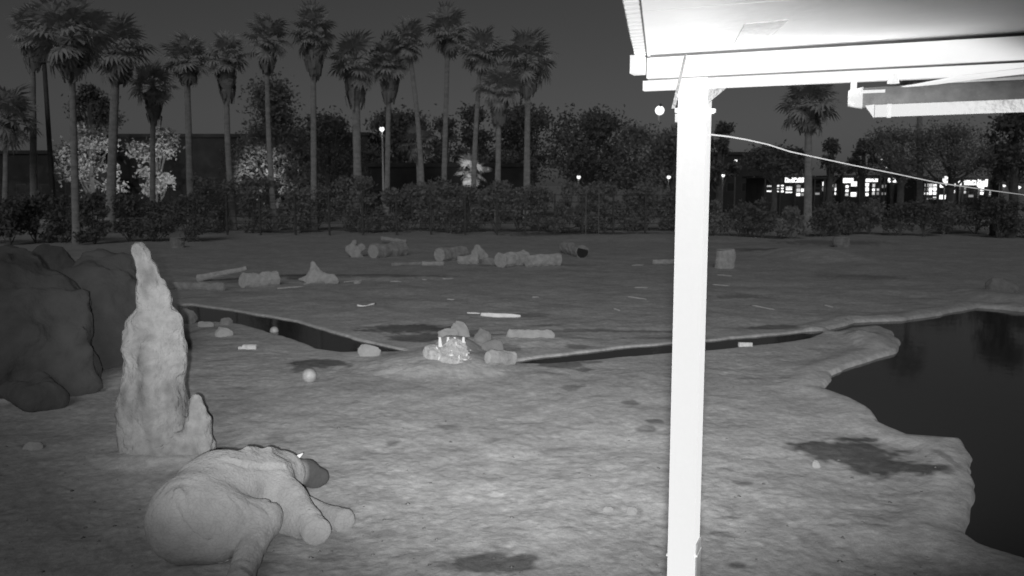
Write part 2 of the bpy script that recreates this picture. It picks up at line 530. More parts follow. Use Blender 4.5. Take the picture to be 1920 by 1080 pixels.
def patch_field(X, Y, lst, soft, seed):
    out = np.zeros_like(X)
    wob = 0.33 * fbm(X * 1.6, Y * 1.6, seed, 4) + .28 * fbm(X * 6, Y * 6, seed + 3, 2)
    for u, v, ru, rv, a in lst:
        cx, cy, rx, ry = ellipse_w(u, v, ru, rv)
        r = np.sqrt(((X - cx) / rx) ** 2 + ((Y - cy) / ry) ** 2)
        m = r < 2.2
        k = min(1.0, 1.2 / max(rx, .3))
        w = np.clip((1.0 + wob[m] - r[m]) / soft, 0, 1)
        out[m] = np.maximum(out[m], a * w)
    return out


def build_ground():
    # columns dense in the field the camera looks at, coarser all round
    a_in = np.linspace(-R(40), R(40), 760)
    a_out = np.linspace(R(40), 2 * math.pi - R(40), 120)[1:-1]
    ang = np.concatenate([a_in, a_out])
    v = np.concatenate([np.linspace(1700, 1080, 60)[:-1], np.linspace(1080, 700, 190)[:-1], np.linspace(700, 560, 190)[:-1], np.linspace(560, 400, 130)[:-1], np.geomspace(55, 3.6, 45) + 345])
    r = np.array([P(960, q).y for q in v])
    r = np.concatenate([[0.4, 1.5, 3.0], r])
    A, Rr = np.meshgrid(ang, r)
    X = Rr * np.sin(A); Y = Rr * np.cos(A)
    Z = gh(X.ravel(), Y.ravel()).reshape(X.shape)
    nr, na = X.shape
    verts = np.stack([X, Y, Z], -1).reshape(-1, 3)
    i = np.arange(nr - 1)[:, None] * na; j = np.arange(na)[None, :]; j2 = (j + 1) % na
    faces = np.stack([i + j, i + j2, i + na + j2, i + na + j], -1).reshape(-1, 4)[:, ::-1]
    # close the middle
    verts = np.vstack([verts, [[0, 0, 0]]]); cidx = len(verts) - 1
    me = mesh_np('ground', verts, faces)
    Xf, Yf = verts[:, 0], verts[:, 1]
    attr(me, 'darkened', patch_field(Xf, Yf, WET_SHADE, 0.35, 5.5))
    pale = patch_field(Xf, Yf, PALE, 0.6, 8.5)
    lo = POLYS[2].min(0) - 2; hi = POLYS[2].max(0) + 2                    # dry crust on the pond's lip
    m = (Xf > lo[0]) & (Xf < hi[0]) & (Yf > lo[1]) & (Yf < hi[1])
    d = poly_sd(Xf[m], Yf[m], POLYS[2])
    pale[m] = np.maximum(pale[m], .55 * np.exp(-((d - .3) / .35) ** 2) * np.clip((25 - Yf[m]) / 6, 0, 1))
    attr(me, 'pale', pale)
    return me


def ground_mat():
    m, nt, b = new_mat('packed_dirt')
    N = nt.nodes.new; Lk = nt.links.new
    tc = N("ShaderNodeTexCoord")
    def nz(scale, detail=6, st=(1, 1, 1)):
        mp = N("ShaderNodeMapping"); mp.inputs['Scale'].default_value = st; Lk(tc.outputs['Object'], mp.inputs[0])
        n = N("ShaderNodeTexNoise"); n.inputs['Scale'].default_value = scale; n.inputs['Detail'].default_value = detail
        n.inputs['Roughness'].default_value = 0.65
        Lk(mp.outputs[0], n.inputs['Vector']); return n.outputs[0]
    def mr(src, a, b_, c, d):
        q = N("ShaderNodeMapRange"); q.inputs[1].default_value = a; q.inputs[2].default_value = b_
        q.inputs[3].default_value = c; q.inputs[4].default_value = d; Lk(src, q.inputs[0]); return q.outputs[0]
    def mul(a, b_):
        q = N("ShaderNodeMath"); q.operation = 'MULTIPLY'; Lk(a, q.inputs[0]); Lk(b_, q.inputs[1]); return q.outputs[0]
    base = mr(nz(0.35), .3, .7, .24, .31)
    base = mul(base, mr(nz(1.8, 8, (0.8, 1.2, 1)), .3, .7, .82, 1.18))
    base = mul(base, mr(nz(7, 8), .3, .7, .8, 1.2))
    base = mul(base, mr(nz(45, 4), .3, .7, .88, 1.12))
    vo = N("ShaderNodeTexVoronoi"); vo.inputs['Scale'].default_value = 9.0; Lk(tc.outputs['Object'], vo.inputs['Vector'])
    base = mul(base, mr(vo.outputs['Distance'], .04, .10, 1.18, 1.0))
    for nm, k in (('darkened', 0.27), ('pale', 1.32)):
        a = N("ShaderNodeAttribute"); a.attribute_name = nm
        base = mul(base, mr(a.outputs['Fac'], 0, 1, 1, k))
    cc = N("ShaderNodeCombineColor")
    for i in range(3): Lk(base, cc.inputs[i])
    Lk(cc.outputs[0], b.inputs['Base Color'])
    b.inputs['Roughness'].default_value = 0.95
    b.inputs['Diffuse Roughness'].default_value = 0.12
    b.inputs['Specular IOR Level'].default_value = 0.05
    bp = N("ShaderNodeBump"); bp.inputs['Strength'].default_value = 0.5; bp.inputs['Distance'].default_value = 0.04
    Lk(nz(11, 10), bp.inputs['Height']); Lk(bp.outputs[0], b.inputs['Normal'])
    return m


g = link('ground', build_ground(), ground_mat()); g['kind'] = 'structure'


def water_mat():
    m, nt, b = new_mat('dark_water')
    b.inputs['Base Color'].default_value = (0.035, 0.035, 0.035, 1)
    b.inputs['Roughness'].default_value = 0.06
    b.inputs['IOR'].default_value = 1.33
    N = nt.nodes.new; Lk = nt.links.new
    tc = N("ShaderNodeTexCoord"); n = N("ShaderNodeTexNoise"); n.inputs['Scale'].default_value = 1.4; n.inputs['Detail'].default_value = 3
    Lk(tc.outputs['Object'], n.inputs['Vector'])
    bp = N("ShaderNodeBump"); bp.inputs['Strength'].default_value = 0.06; bp.inputs['Distance'].default_value = 0.05
    Lk(n.outputs[0], bp.inputs['Height']); Lk(bp.outputs[0], b.inputs['Normal'])
    return m


WM = water_mat()


def water(name, poly, z):
    c = poly.mean(0)
    v = [tuple(c) + (z,)]
    n = len(poly)
    me = bpy.data.meshes.new(name)
    # the sheet follows the outline, drawn 0.1 m into the bank all round
    pts = []
    for i in range(n):
        a, b_, d = poly[i - 1], poly[i], poly[(i + 1) % n]
        t = d - a; t = t / np.linalg.norm(t)
        nrm = np.array([t[1], -t[0]])
        if poly_sd(np.array([b_[0] + nrm[0] * .02]), np.array([b_[1] + nrm[1] * .02]), poly)[0] < 0: nrm = -nrm
        pts.append((b_[0] + nrm[0] * .1, b_[1] + nrm[1] * .1, z))
    me.from_pydata(pts, [], [tuple(range(n))]); me.update()
    import bmesh
    b2 = bmesh.new(); b2.from_mesh(me); bmesh.ops.triangulate(b2, faces=b2.faces); bmesh.ops.recalc_face_normals(b2, faces=b2.faces)
    for f in b2.faces:
        if f.normal.z < 0: f.normal_flip()
    b2.to_mesh(me); b2.free()
    o = link(name, me, WM); o['kind'] = 'structure'


water('stream_water', POLYS[0], -0.06)
water('stream_water', POLYS[1], -0.06)
water('pond_water', POLYS[2], -0.10)

# ------------------------------------------------------------------ shelter: post, beam, roof
YL, YR = 4.05, 3.45
pL = at(1205, 170, YL); pR = at(1920, 122, YR)
E = Vector((pR.x - pL.x, pR.y - pL.y, 0)).normalized()
NN = Vector((E.y, -E.x, 0))
if NN.y > 0: NN = -NN                      # towards the camera
ZU = Vector((0, 0, 1))
Z_BOT = pL.z; Z_B = at(1205, 150, YL).z; Z_A = at(1200, 103, YL).z
POSTC = at(1303, 200, 4.02); POSTC = Vector((POSTC.x, POSTC.y, 0))
OL = Vector((pL.x, pL.y, 0))


def bx(mb, s0, s1, n0, n1, z0, z1, org=OL):
    c = org + E * ((s0 + s1) / 2) + NN * ((n0 + n1) / 2) + ZU * ((z0 + z1) / 2)
    return mb.quadbox(c, E * ((s1 - s0) / 2), NN * ((n1 - n0) / 2), ZU * ((z1 - z0) / 2))


sh = thing('shade_shelter', 'white painted steel shelter with one square post and a wide flat roof', 'shelter', (POSTC.x, POSTC.y, 0))
pw = 0.065
bx(MB(), -pw, pw, -pw, pw, -0.2, Z_B, POSTC).build('post', M['paint'], sh)
bx(MB(), 0.0, 7.0, -0.04, 0.0, Z_BOT, Z_B - 0.004).build('bottom_rail', M['paint'], sh)
bx(MB(), 0.02, 7.0, -0.06, 0.012, Z_B + .006, Z_A - 0.016).build('beam', M['paint'], sh)
bx(MB(), 0.03, 7.0, -0.05, -.012, Z_A - .016, Z_A).build('beam_joint', M['gap_shadow'], sh)
bx(MB(), -0.055, -0.0, -0.05, 0.03, Z_A - 0.085, Z_A - 0.002).build('end_cap', M['paint'], sh)
bx(MB(), 0.02, 7.0, -0.035, -0.012, Z_B - 0.004, Z_B + .006).build('rail_joint', M['gap_shadow'], sh)
# roof pans side by side, with narrow dark joints between them; the free edge runs a little askew
_e0 = P(1190, 104, Z_A); _e1 = P(1168, 0, Z_A)
EDGE = (_e1 - _e0).normalized(); EDGE = EDGE / EDGE.dot(NN)          # per metre towards the camera


def roof_slab(n0, n1, z0, z1, in0=0.0):
    o = Vector((_e0.x, _e0.y, 0))
    c = [o + EDGE * n0 + E * in0, o + EDGE * n0 + E * 7.2, o + EDGE * n1 + E * 7.2, o + EDGE * n1 + E * in0]
    return MB().prism([q + ZU * z0 for q in c], ZU * (z1 - z0))


rf = roof_slab(-.10, 6.0, Z_A + .05, Z_A + .08, -.015).build('roof', M['galv'], sh)
w = 1.04
for k in range(5):
    n0 = -0.06 + k * (w + 0.010)
    roof_slab(n0, n0 + w, Z_A, Z_A + .045, .06).build('roof_panel', M['roof_under'], rf)
for k in range(30):                        # corrugation ends showing along the edge
    n0 = -0.02 + k * 0.075
    o = MB(); c = Vector((_e0.x, _e0.y, 0)) + EDGE * (n0 + .021) + E * .026
    o.quadbox(c + ZU * (Z_A + .022), E * .026, EDGE * .021, ZU * .022).build('corrugation', M['paint'], rf)
roof_slab(-.05, 5.9, Z_A + .004, Z_A + .044, .05).build('corrugation_backing', M['gap_shadow'], rf)
# knee plates and the collar
t = 0.008
zt = POSTC
def pt(s, n, z, org=POSTC): return org + E * s + NN * n + ZU * z
zc = at(1303, 208, 4.0).z
zr = Z_A
MB().prism([pt(pw, 0.03, zc + .03), pt(pw + 0.17, 0.03, Z_B + .02), pt(pw + 0.17, 0.03, Z_B + .03), pt(pw, 0.03, Z_B + .03)], NN * t).build('gusset_plate', M['plate'], sh)
MB().prism([P(u_, v_, Z_A - .007) for u_, v_ in ((1376, 84), (1432, 82), (1478, 38), (1396, 46))], ZU * 0.005).build('roof_plate', M['galv'], sh)
MB().prism([pt(-.02, -pw, zc + .01), pt(-.02, -pw - .12, Z_B), pt(-.02, -pw, Z_B)], E * t).build('gusset_plate', M['plate'], sh)
MB().prism([pt(-pw - .012, pw, zc + .01), pt(-pw + .055, pw + .09, Z_A - .02), pt(-pw + .045, pw + .09, Z_A - .02), pt(-pw - .028, pw, zc + .01)], NN * t).build('brace_strap', M['plate'], sh)
bx(MB(), -pw - .012, pw + .012, -pw - .012, pw + .012, zc - .008, zc + .012, POSTC).build('collar', M['paint'], sh)
bx(MB(), pw + .012, pw + .030, -.01, .02, zc - .008, zc + .008, POSTC).build('bolt', M['paint'], sh)
bx(MB(), -pw - .016, -pw - .001, -.05, .05, zc - .05, zc - .012, POSTC).build('bracket', M['galv'], sh)
z1 = at(1281, 1022, 4.0).z
for s, dz in ((-1, 0.0), (1, 0.02)):
    bx(MB(), s * (pw + .004) - .004, s * (pw + .004) + .004, -pw, pw - .03, 0.0, z1 + dz, POSTC).build('shaded_flange', M['gap_shadow'], sh)  # post flange strips, their shadow put into near-black colour
    bx(MB(), s * (pw + .005) - .006, s * (pw + .005) + .006, -pw, pw - .02, z1 - .06 + dz, z1 - .052 + dz, POSTC).build('band_clip', M['galv'], sh)

# rolled shade under the beam
def bp(u, v, off=0.0):
    """point in a plane parallel to the beam"""
    d = ray(u, v); o = OL + NN * off
    k = (o - CAMP).dot(NN) / d.dot(NN)
    return CAMP + d * k


rb = thing('roller_shade', 'rolled dark shade with a pale metal bottom bar slung under the roof beam', 'roller shade', bp(1605, 200, .05))
a0 = bp(1612, 184, .05); a1 = bp(1960, 166, .05)
MB().tube([a0, a0.lerp(a1, .5), a1 + E * 1.0], 0.042, 20).build('fabric_roll', M['fabric'], rb, smooth=True)
b0 = bp(1640, 209, .06); b1 = bp(1960, 197, .06)
d_ = (b1 - b0).normalized()
up_ = d_.cross(NN).normalized()
if up_.z < 0: up_ = -up_
c_ = (b0 + b1 + d_) / 2
MB().quadbox(c_, d_ * ((b1 + d_ - b0).length / 2), NN * .018, up_ * .025).build('bottom_bar', M['bar'], rb)
e0 = b0 - d_ * .002
MB().prism([e0 + up_ * .027 + NN * .019, e0 - d_ * .035 + up_ * .024 + NN * .019, e0 - up_ * .027 + NN * .019], -NN * .04).build('end_cap', M['white'], rb)
for k, s in ((0.055, 0.008), (0.62, 0.008)):
    MB().quadbox(b0 + d_ * k + NN * .001, d_ * s, NN * .020, up_ * .027).build('bar_clip', M['paint'], rb)
bz = bp(1603, 150, .05)
MB().quadbox(bz.lerp(a0 - E * .03, .45), E * .012, NN * .02, ZU * (abs(bz.z - a0.z) / 2 + .01)).build('end_bracket', M['paint'], rb)
MB().tube([a0 - E * .045, a0 + E * .012], [.034, .046], 16).build('roll_cap', M['galv'], rb, smooth=True)
q0 = bp(1620, 171, .09); q1 = bp(1655, 172, .09)
MB().quadbox((q0 + q1) / 2, E * .045, NN * .004, ZU * .006).build('latch', M['white'], rb)
s0 = bp(1690, 165, .07); s1 = bp(1960, 128, .07)
MB().tube([s0, s0.lerp(s1, .4) + ZU * .006, s1], [.006, .011, .013], 8).build('cover_strip', M['pole_pale'], rb, smooth=True)
s0 = bp(1640, 170, .02); s1 = bp(1960, 146, .02)
MB().quadbox((s0 + s1) / 2, (s1 - s0) / 2, NN * .01, ZU * .012).build('cassette', M['bracket_dark'], rb)
n0 = bp(1675, 148, .04)
MB().tube([n0 + ZU * .02, n0 - ZU * .018], [.016, .024], 12).build('hanger_knob', M['white'], rb)

# cable from the post
cp = []
for i, (u, v) in enumerate([(1330, 252), (1365, 256), (1400, 262), (1440, 271), (1480, 284), (1530, 295), (1600, 310), (1680, 326), (1760, 343), (1850, 356), (1925, 366), (2300, 420), (2900, 470)]):
    cp.append(at(u, v, 4.02 + i * 0.16))
tag(MB().tube(cp, 0.0042, 6).build('overhead_cable', M['cable'], smooth=True), 'thin pale cable sagging away from the white post over the dark yard', 'cable')

# ------------------------------------------------------------------ elephant asleep on its side
def body_parts(p):
    s = lambda u, v, h: tuple(P(u, v, h))
    d = cone(p, s(362, 972, .56), s(412, 922, .60), .60, .56)
    d = smin(d, cone(p, s(412, 928, .58), s(488, 908, .50), .56, .46), .25)
    d = smin(d, cone(p, s(488, 908, .46), s(528, 890, .38), .42, .36), .2)          # shoulder to head
    d = smin(d, cone(p, s(528, 888, .38), s(552, 884, .30), .33, .20), .12)         # brow to trunk base
    def flat(q, a, b, ext):
        """cut a leg off square at its sole"""
        A = np.array(a); B = np.array(b); n = (B - A) / np.linalg.norm(B - A)
        return -smin(-q, -((p - B) @ n - ext), .07)
    # hind leg on top: thigh, knee, shank, foot
    hl = cone(p, s(415, 985, .50), s(490, 974, .44), .46, .27)
    sh_ = smin(cone(p, s(492, 976, .42), s(463, 1050, .30), .24, .16), cone(p, s(463, 1050, .28), s(446, 1104, .24), .16, .19), .1)
    sh_ = flat(sh_, s(463, 1050, .28), s(446, 1104, .24), .03)
    hl = smin(hl, sh_, .12)
    d = smin(d, hl, .18)
    # hind leg beneath
    h2 = cone(p, s(430, 1000, .28), s(520, 972, .20), .32, .19)
    h2 = smin(h2, cone(p, s(520, 974, .18), s(562, 990, .15), .17, .15), .08)
    d = smin(d, h2, .14)
    # foreleg on top
    fl = cone(p, s(500, 912, .50), s(545, 940, .42), .38, .25)
    lo_ = smin(cone(p, s(545, 940, .40), s(578, 976, .30), .24, .18), cone(p, s(578, 976, .30), s(596, 1000, .23), .18, .205), .08)
    lo_ = flat(lo_, s(560, 955, .35), s(596, 1000, .23), .02)
    fl = smin(fl, lo_, .1)
    d = smin(d, fl, .16)
    # foreleg beneath
    f2 = cone(p, s(530, 935, .24), s(600, 958, .10), .24, .12)
    l2 = flat(cone(p, s(600, 960, .08), s(648, 978, .09), .13, .185), s(600, 960, .08), s(648, 978, .09), .03)
    f2 = smin(f2, l2, .06)
    d = smin(d, f2, .12)
    return d


def rim_point(u, v, lift=0.0):
    """where the sight line of (u, v) passes closest to the body"""
    d = ray(u, v); d = d / d.y
    ts = np.linspace(8, 17, 1400)
    pts = np.array(CAMP)[None] + ts[:, None] * np.array(d)[None]
    return pts[int(np.argmin(body_parts(pts)))] + np.array([0, 0, lift])


def ear_sdf(p):
    """the upper ear lying folded back along the neck: a thin flap with a wavy rim"""
    rim = [(438, 860), (450, 852), (464, 844), (478, 844), (491, 850), (504, 844), (516, 846), (527, 856), (546, 862)]
    low = [(436, 864), (452, 868), (468, 871), (482, 872), (494, 873), (506, 872), (520, 872), (534, 872), (550, 872)]
    A = [rim_point(*q) for q in rim]; B = [march(*q, body_parts) for q in low]
    d = None
    for i in range(len(A)):
        c = cone(p, A[i], B[i], .05, .04); d = c if d is None else smin(d, c, .05)
        if i:
            d = smin(d, cone(p, A[i - 1], A[i], .05, .05), .03)
            d = smin(d, cone(p, (A[i - 1] + A[i]) / 2, (B[i - 1] + B[i]) / 2, .045, .04), .05)
    return d


def trunk_sdf(p):
    s = lambda u, v, h: tuple(P(u, v, h))
    tr = cone(p, s(548, 886, .32), s(575, 886, .26), .22, .20)
    tr = smin(tr, cone(p, s(575, 886, .26), s(600, 894, .16), .20, .15), .06)
    tr = smin(tr, cone(p, s(600, 894, .16), s(590, 905, .10), .14, .11), .05)
    tr = smin(tr, cone(p, s(590, 905, .10), s(562, 900, .12), .11, .09), .05)
    return tr


def march(u, v, fn, y0=8.0, y1=16.0):
    d = ray(u, v); d = d / d.y
    ts = np.linspace(y0, y1, 1200)
    pts = np.array(CAMP)[None] + ts[:, None] * np.array(d)[None]
    f = fn(pts)
    k = np.argmax(f < 0) if (f < 0).any() else int(np.argmin(f))
    return pts[k]


def elephant():
    tail = [march(u, v, body_parts) for u, v in [(336, 926), (346, 950), (352, 970), (368, 990), (388, 1006)]]
    end = [tuple(P(402, 1030, .20)), tuple(P(398, 1048, .10))]
    tl = [tuple(q) for q in tail] + end
    GRO = []
    for line, dp in (([(330, 955), (345, 985), (372, 1008), (394, 1016)], .045), ([(505, 938), (530, 955), (554, 972)], .05), ([(506, 1000), (488, 1020), (470, 1040)], .03),
                     ([(420, 864), (458, 874), (490, 877), (532, 877)], .05), ([(300, 938), (318, 914), (345, 906), (374, 914)], .022), ([(308, 950), (324, 928), (350, 920), (372, 928)], .022),
                     ([(296, 925), (316, 902), (346, 893), (380, 902)], .016), ([(470, 940), (496, 952), (510, 970)], .03), ([(535, 925), (552, 918)], .02), ([(545, 938), (564, 930)], .02),
                     ([(470, 1052), (448, 1046)], .02), ([(466, 1064), (446, 1058)], .02), ([(566, 962), (586, 950)], .018), ([(574, 972), (594, 962)], .018),
                     ([(430, 930), (450, 950), (462, 975)], .014), ([(415, 935), (432, 958), (442, 985)], .014)):
        pts_ = [march(u, v, body_parts) for u, v in line]
        GRO += [(pts_[i], pts_[i + 1], dp) for i in range(len(pts_) - 1)]

    def fn(p):
        d = smin(body_parts(p), ear_sdf(p), .02)
        tt = None
        for i in range(len(tl) - 1):
            r0 = .074 - .007 * i; c = cone(p, tl[i], tl[i + 1], r0, r0 - .007)
            tt = c if tt is None else smin(tt, c, .02)
        d = smin(d, tt, .05)
        # crease between buttock and tail, folds under the foreleg
        for A, B, dp in GRO:
            q = np.maximum(cone(p, A, B, 0, 0), 0)
            d = d + dp * np.exp(-(q / .032) ** 2)
        d = smin(d, trunk_sdf(p), .05)
        d = d + .012 * vnoise(p[..., 0] * 5, p[..., 1] * 5, p[..., 2] * 5) + .005 * vnoise(p[..., 0] * 14, p[..., 1] * 14, p[..., 2] * 14)
        return d
    pts = [P(250, 1000, .3), P(640, 1000, .1), P(450, 1110, .1), P(560, 830, .3)]
    lo = [min(q.x for q in pts) - .3, 9.6, -.15]; hi = [max(q.x for q in pts) + .4, 15.2, 1.35]
    v, f = surfnet(fn, lo, hi, .033)
    me = mesh_np('body', v, f)
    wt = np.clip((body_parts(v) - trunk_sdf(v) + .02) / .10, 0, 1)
    attr(me, 'darkened', wt)  # darker over the trunk
    c = P(430, 990)
    t = thing('elephant', 'grey elephant asleep on its side with legs stretched out', 'elephant', (c.x, c.y, gz(c.x, c.y)))
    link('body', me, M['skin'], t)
    a = P(548, 866, .50); b = P(560, 856, .52); c2 = P(568, 850, .56)
    MB().tube([a, b, c2], [.045, .036, .012], 10).build('tusk', M['ivory'], t, smooth=True)
    a = Vector(tl[-1])
    MB().tube([a, P(412, 1051, .07), P(428, 1050, .05)], [.03, .035, .01], 8, jit=.1).build('tail_tuft', M['hair'], t, smooth=True)


elephant()

# ------------------------------------------------------------------ termite mound and boulders
def mound():
    Y = 15.6
    s = lambda u, v, dy=0.0: tuple(at(u, v, Y + dy))
    def fn(p):
        d = cone(p, s(290, 880), s(290, 760), .66, .60)
        d = smin(d, cone(p, s(290, 760), s(290, 660), .58, .50), .2)
        d = smin(d, cone(p, s(290, 660), s(291, 622), .50, .44), .1)
        d = smin(d, cone(p, s(268, 612), s(275, 650), .30, .36), .08)
        d = smin(d, cone(p, s(316, 606), s(318, 680), .26, .30), .07)
        d = smin(d, cone(p, s(290, 600), s(285, 545), .31, .26), .08)
        d = smin(d, cone(p, s(285, 545), s(280, 505), .24, .20), .06)
        d = smin(d, cone(p, s(278, 508), s(262, 468), .18, .155), .05)
        d = smin(d, cone(p, s(288, 508), s(292, 530), .09, .10), .04)
        d = smin(d, cone(p, s(306, 548), s(310, 575), .08, .10), .04)
        d = smin(d, cone(p, s(367, 750, -.2), s(370, 790, -.2), .09, .19), .04)
        d = smin(d, cone(p, s(368, 795, -.2), s(362, 880, -.2), .20, .50), .10)
        d = smin(d, cone(p, s(330, 835, -.4), s(300, 870, -.5), .22, .34), .1)
        # hollow under the shoulder, vertical flutes
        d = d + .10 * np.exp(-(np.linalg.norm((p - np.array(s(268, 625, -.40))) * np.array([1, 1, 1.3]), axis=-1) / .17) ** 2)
        d = d + .06 * fbm(p[..., 0] * 3.2, p[..., 1] * 3.2, p[..., 2] * 1.3, 4) + .03 * vnoise(p[..., 0] * 9, p[..., 1] * 9, p[..., 2] * 9)
        return d
    c = at(295, 860, Y)
    v, f = surfnet(fn, [c.x - 1.2, Y - 1.3, -.3], [c.x + 1.7, Y + 1.0, 4.3], .04)
    me = mesh_np('termite_mound', v, f)
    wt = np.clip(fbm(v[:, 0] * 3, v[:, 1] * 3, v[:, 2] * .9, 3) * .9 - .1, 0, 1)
    k = np.array(s(266, 628, -.45)); wt = np.maximum(wt, .9 * np.exp(-(np.linalg.norm(v - k, axis=1) / .16) ** 2))  # shade in the hollow put into the clay's colour
    attr(me, 'darkened', wt)
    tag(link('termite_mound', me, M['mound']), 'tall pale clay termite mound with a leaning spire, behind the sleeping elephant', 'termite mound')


mound()


def facets(A, r, n, lo=.55, hi=.95):
    """cleavage planes that cut a rock's rounded hull"""
    c = A.mean(0); out = []
    for k in range(n):
        v = RNG.normal(size=3); v[2] = abs(v[2]) * .8; v /= np.linalg.norm(v)
        out.append((v, ((A - c) @ v).max() + r * RNG.uniform(lo, hi)))
    return out


def blob(name, label, cat, prims, mat, res, k=.25, nz=(.12, 1.3), group=None, cut=0):
    """one rock or stump: smooth union of tapered cones with a weathered surface"""
    A = np.array([q for p_ in prims for q in (p_[0], p_[1])], float)
    Rm = max(max(p_[2], p_[3]) for p_ in prims) + nz[0] * 2
    ctr = A.mean(0); pl = facets(A, Rm, cut, .3, .8)
    def fn(p):
        d = None
        for a, b, r1, r2 in prims:
            c = cone(p, a, b, r1, r2); d = c if d is None else smin(d, c, k)
        for n_, k_ in pl:
            d = np.maximum(d, (p - ctr) @ n_ - k_)
        return d + nz[0] * fbm(p[..., 0] * nz[1], p[..., 1] * nz[1], p[..., 2] * nz[1], 4)
    lo = A.min(0) - Rm; hi = A.max(0) + Rm
    lo[2] = max(lo[2], min(-.3, A[:, 2].min()) - .1)
    v, f = surfnet(fn, lo, hi, res)
    o = link(name, mesh_np(name, v, f), mat)
    return tag(o, label, cat, group)


def rocks():
    s = lambda u, v, Y: tuple(at(u, v, Y))
    blob('boulder', 'broad dark boulder with a vertical pale scar, left of the termite mound', 'boulder',
         [(s(60, 600, 21.5), s(60, 680, 20.5), 1.35, 1.5), (s(110, 590, 21), s(120, 690, 20.5), .8, .9), (s(10, 560, 22), s(-40, 680, 21), 1.3, 1.6)], M['rock'], .10, .35, (.28, 1.1), cut=12)
    blob('boulder', 'peaked dark boulder close behind the termite mound', 'boulder',
         [(s(178, 490, 25), s(180, 600, 24), .35, 1.5), (s(225, 520, 25), s(235, 600, 24.5), .55, 1.2), (s(200, 600, 24), s(210, 650, 23.5), 1.2, 1.1)], M['rock'], .10, .4, (.28, 1.1), cut=10)
    blob('boulder', 'rounded dark boulder in the back row against the fence bushes', 'boulder',
         [(s(105, 505, 29), s(110, 560, 28.5), .6, 1.4), (s(80, 520, 28.5), s(70, 580, 28), .9, 1.5)], M['rock'], .11, .4, (.28, 1.1), cut=8)
    blob('boulder', 'flat-topped dark boulder at the far end of the rock row', 'boulder',
         [(s(35, 500, 30), s(35, 560, 29.5), .7, 1.6), (s(-40, 510, 30), s(-60, 560, 29), 1.0, 1.8)], M['rock'], .12, .4, (.28, 1.1), cut=8)
    blob('boulder', 'low dark rock lying at the foot of the broad boulder', 'boulder',
         [(s(75, 715, 19.3), s(95, 745, 18.8), .25, .35), (s(20, 735, 19), s(60, 750, 18.5), .25, .35)], M['rock'], .06, .2, (.08, 1.6))


rocks()


def stone(u, v, w, h, label, mat='stone', name='stone', res=None, peak=0.0, flat=1.0):
    """a stone seen about w x h pixels, base at (u, v)"""
    g0 = G(u, v); px = g0.y / F
    W, Hh = w * px, h * px
    r = min(W / 2, Hh * .8) * .8
    a = g0 + Vector((-(W / 2 - r), r * .4, Hh - r)); b = g0 + Vector((W / 2 - r, r * .6, Hh - r * 1.1 - peak * px))
    prims = [(tuple(a), tuple(b), r, r * .9), (tuple((a + b) / 2 + Vector((0, r * .5, -r * .4))), tuple((a + b) / 2 - Vector((0, r * .2, r * .5))), r * 1.05, r * 1.1)]
    A = np.array([q for p_ in prims for q in p_[:2]])
    ctr = A.mean(0); pl = facets(A, r * .9, 9)
    def fn(p):
        d = cone(p, *prims[0]); d = smin(d, cone(p, *prims[1]), r * .4)
        for n_, k_ in pl:
            d = np.maximum(d, (p - ctr) @ n_ - k_)
        return d + r * .13 * fbm(p[..., 0] * 1.6 / r, p[..., 1] * 1.6 / r, p[..., 2] * 1.6 / r, 4)
    v_, f_ = surfnet(fn, A.min(0) - r * 1.5, A.max(0) + r * 1.5, res or r / 6)
    return tag(link(name, mesh_np(name, v_, f_), M[mat]), label, 'rock')


stone(862, 634, 50, 30, 'pale wedge of rock standing behind the brush pile', 'stone')
stone(840, 638, 44, 20, 'smaller grey rock leaning against the pale wedge behind the brush pile', 'stone')
stone(905, 645, 36, 26, 'dark rough rock right behind the brush pile', 'stone_dark')
stone(925, 660, 44, 26, 'dark lumpy rock between the brush pile and the short log', 'stone_dark')
stone(692, 668, 48, 24, 'smooth pale rock on the near bank at the end of the left stream', 'stone')
stone(995, 640, 96, 15, 'long low slab of pale rock lying on the far bank', 'stone')
stone(388, 588, 36, 12, 'dark rounded rock at the top of the left stream', 'stone_dark')
stone(386, 600, 30, 12, 'middle rock of the cluster at the head of the left stream', 'stone')
stone(384, 612, 34, 11, 'pale flat rock of the cluster on the near bank of the left stream', 'stone')
stone(424, 608, 24, 14, 'small rock at the water edge beside the flat rock', 'stone_dark')
stone(418, 632, 40, 18, 'broken rock set in the near bank below the rock cluster', 'stone')
stone(352, 606, 34, 30, 'dark upright rock beside the termite mound', 'stone_dark')
stone(1531, 875, 18, 14, 'small round pale stone lying in the damp wet patch by the pond', 'stone')
stone(1885, 548, 70, 26, 'dark rock on the far shore of the pond', 'stone_dark')
stone(60, 846, 40, 14, 'small pale rocks half buried in front of the boulders', 'stone')
stone(1140, 957, 22, 9, 'pale clod lying in the open dirt', 'clod')
stone(1185, 962, 26, 14, 'cracked pair of pale clods beside a dark print', 'clod')
stone(669, 532, 16, 9, 'small rock on the dirt below the split log', 'stone')


def sphere(r, seg=20, rings=12, flat=1.0):
    mb = MB()
    pts = []; rad = []
    for i in range(rings + 1):
        t = math.pi * i / rings
        pts.append((0, 0, -math.cos(t) * r * flat)); rad.append(max(1e-4, math.sin(t) * r))
    mb.tube(pts, rad, seg, cap=False)
    return mb


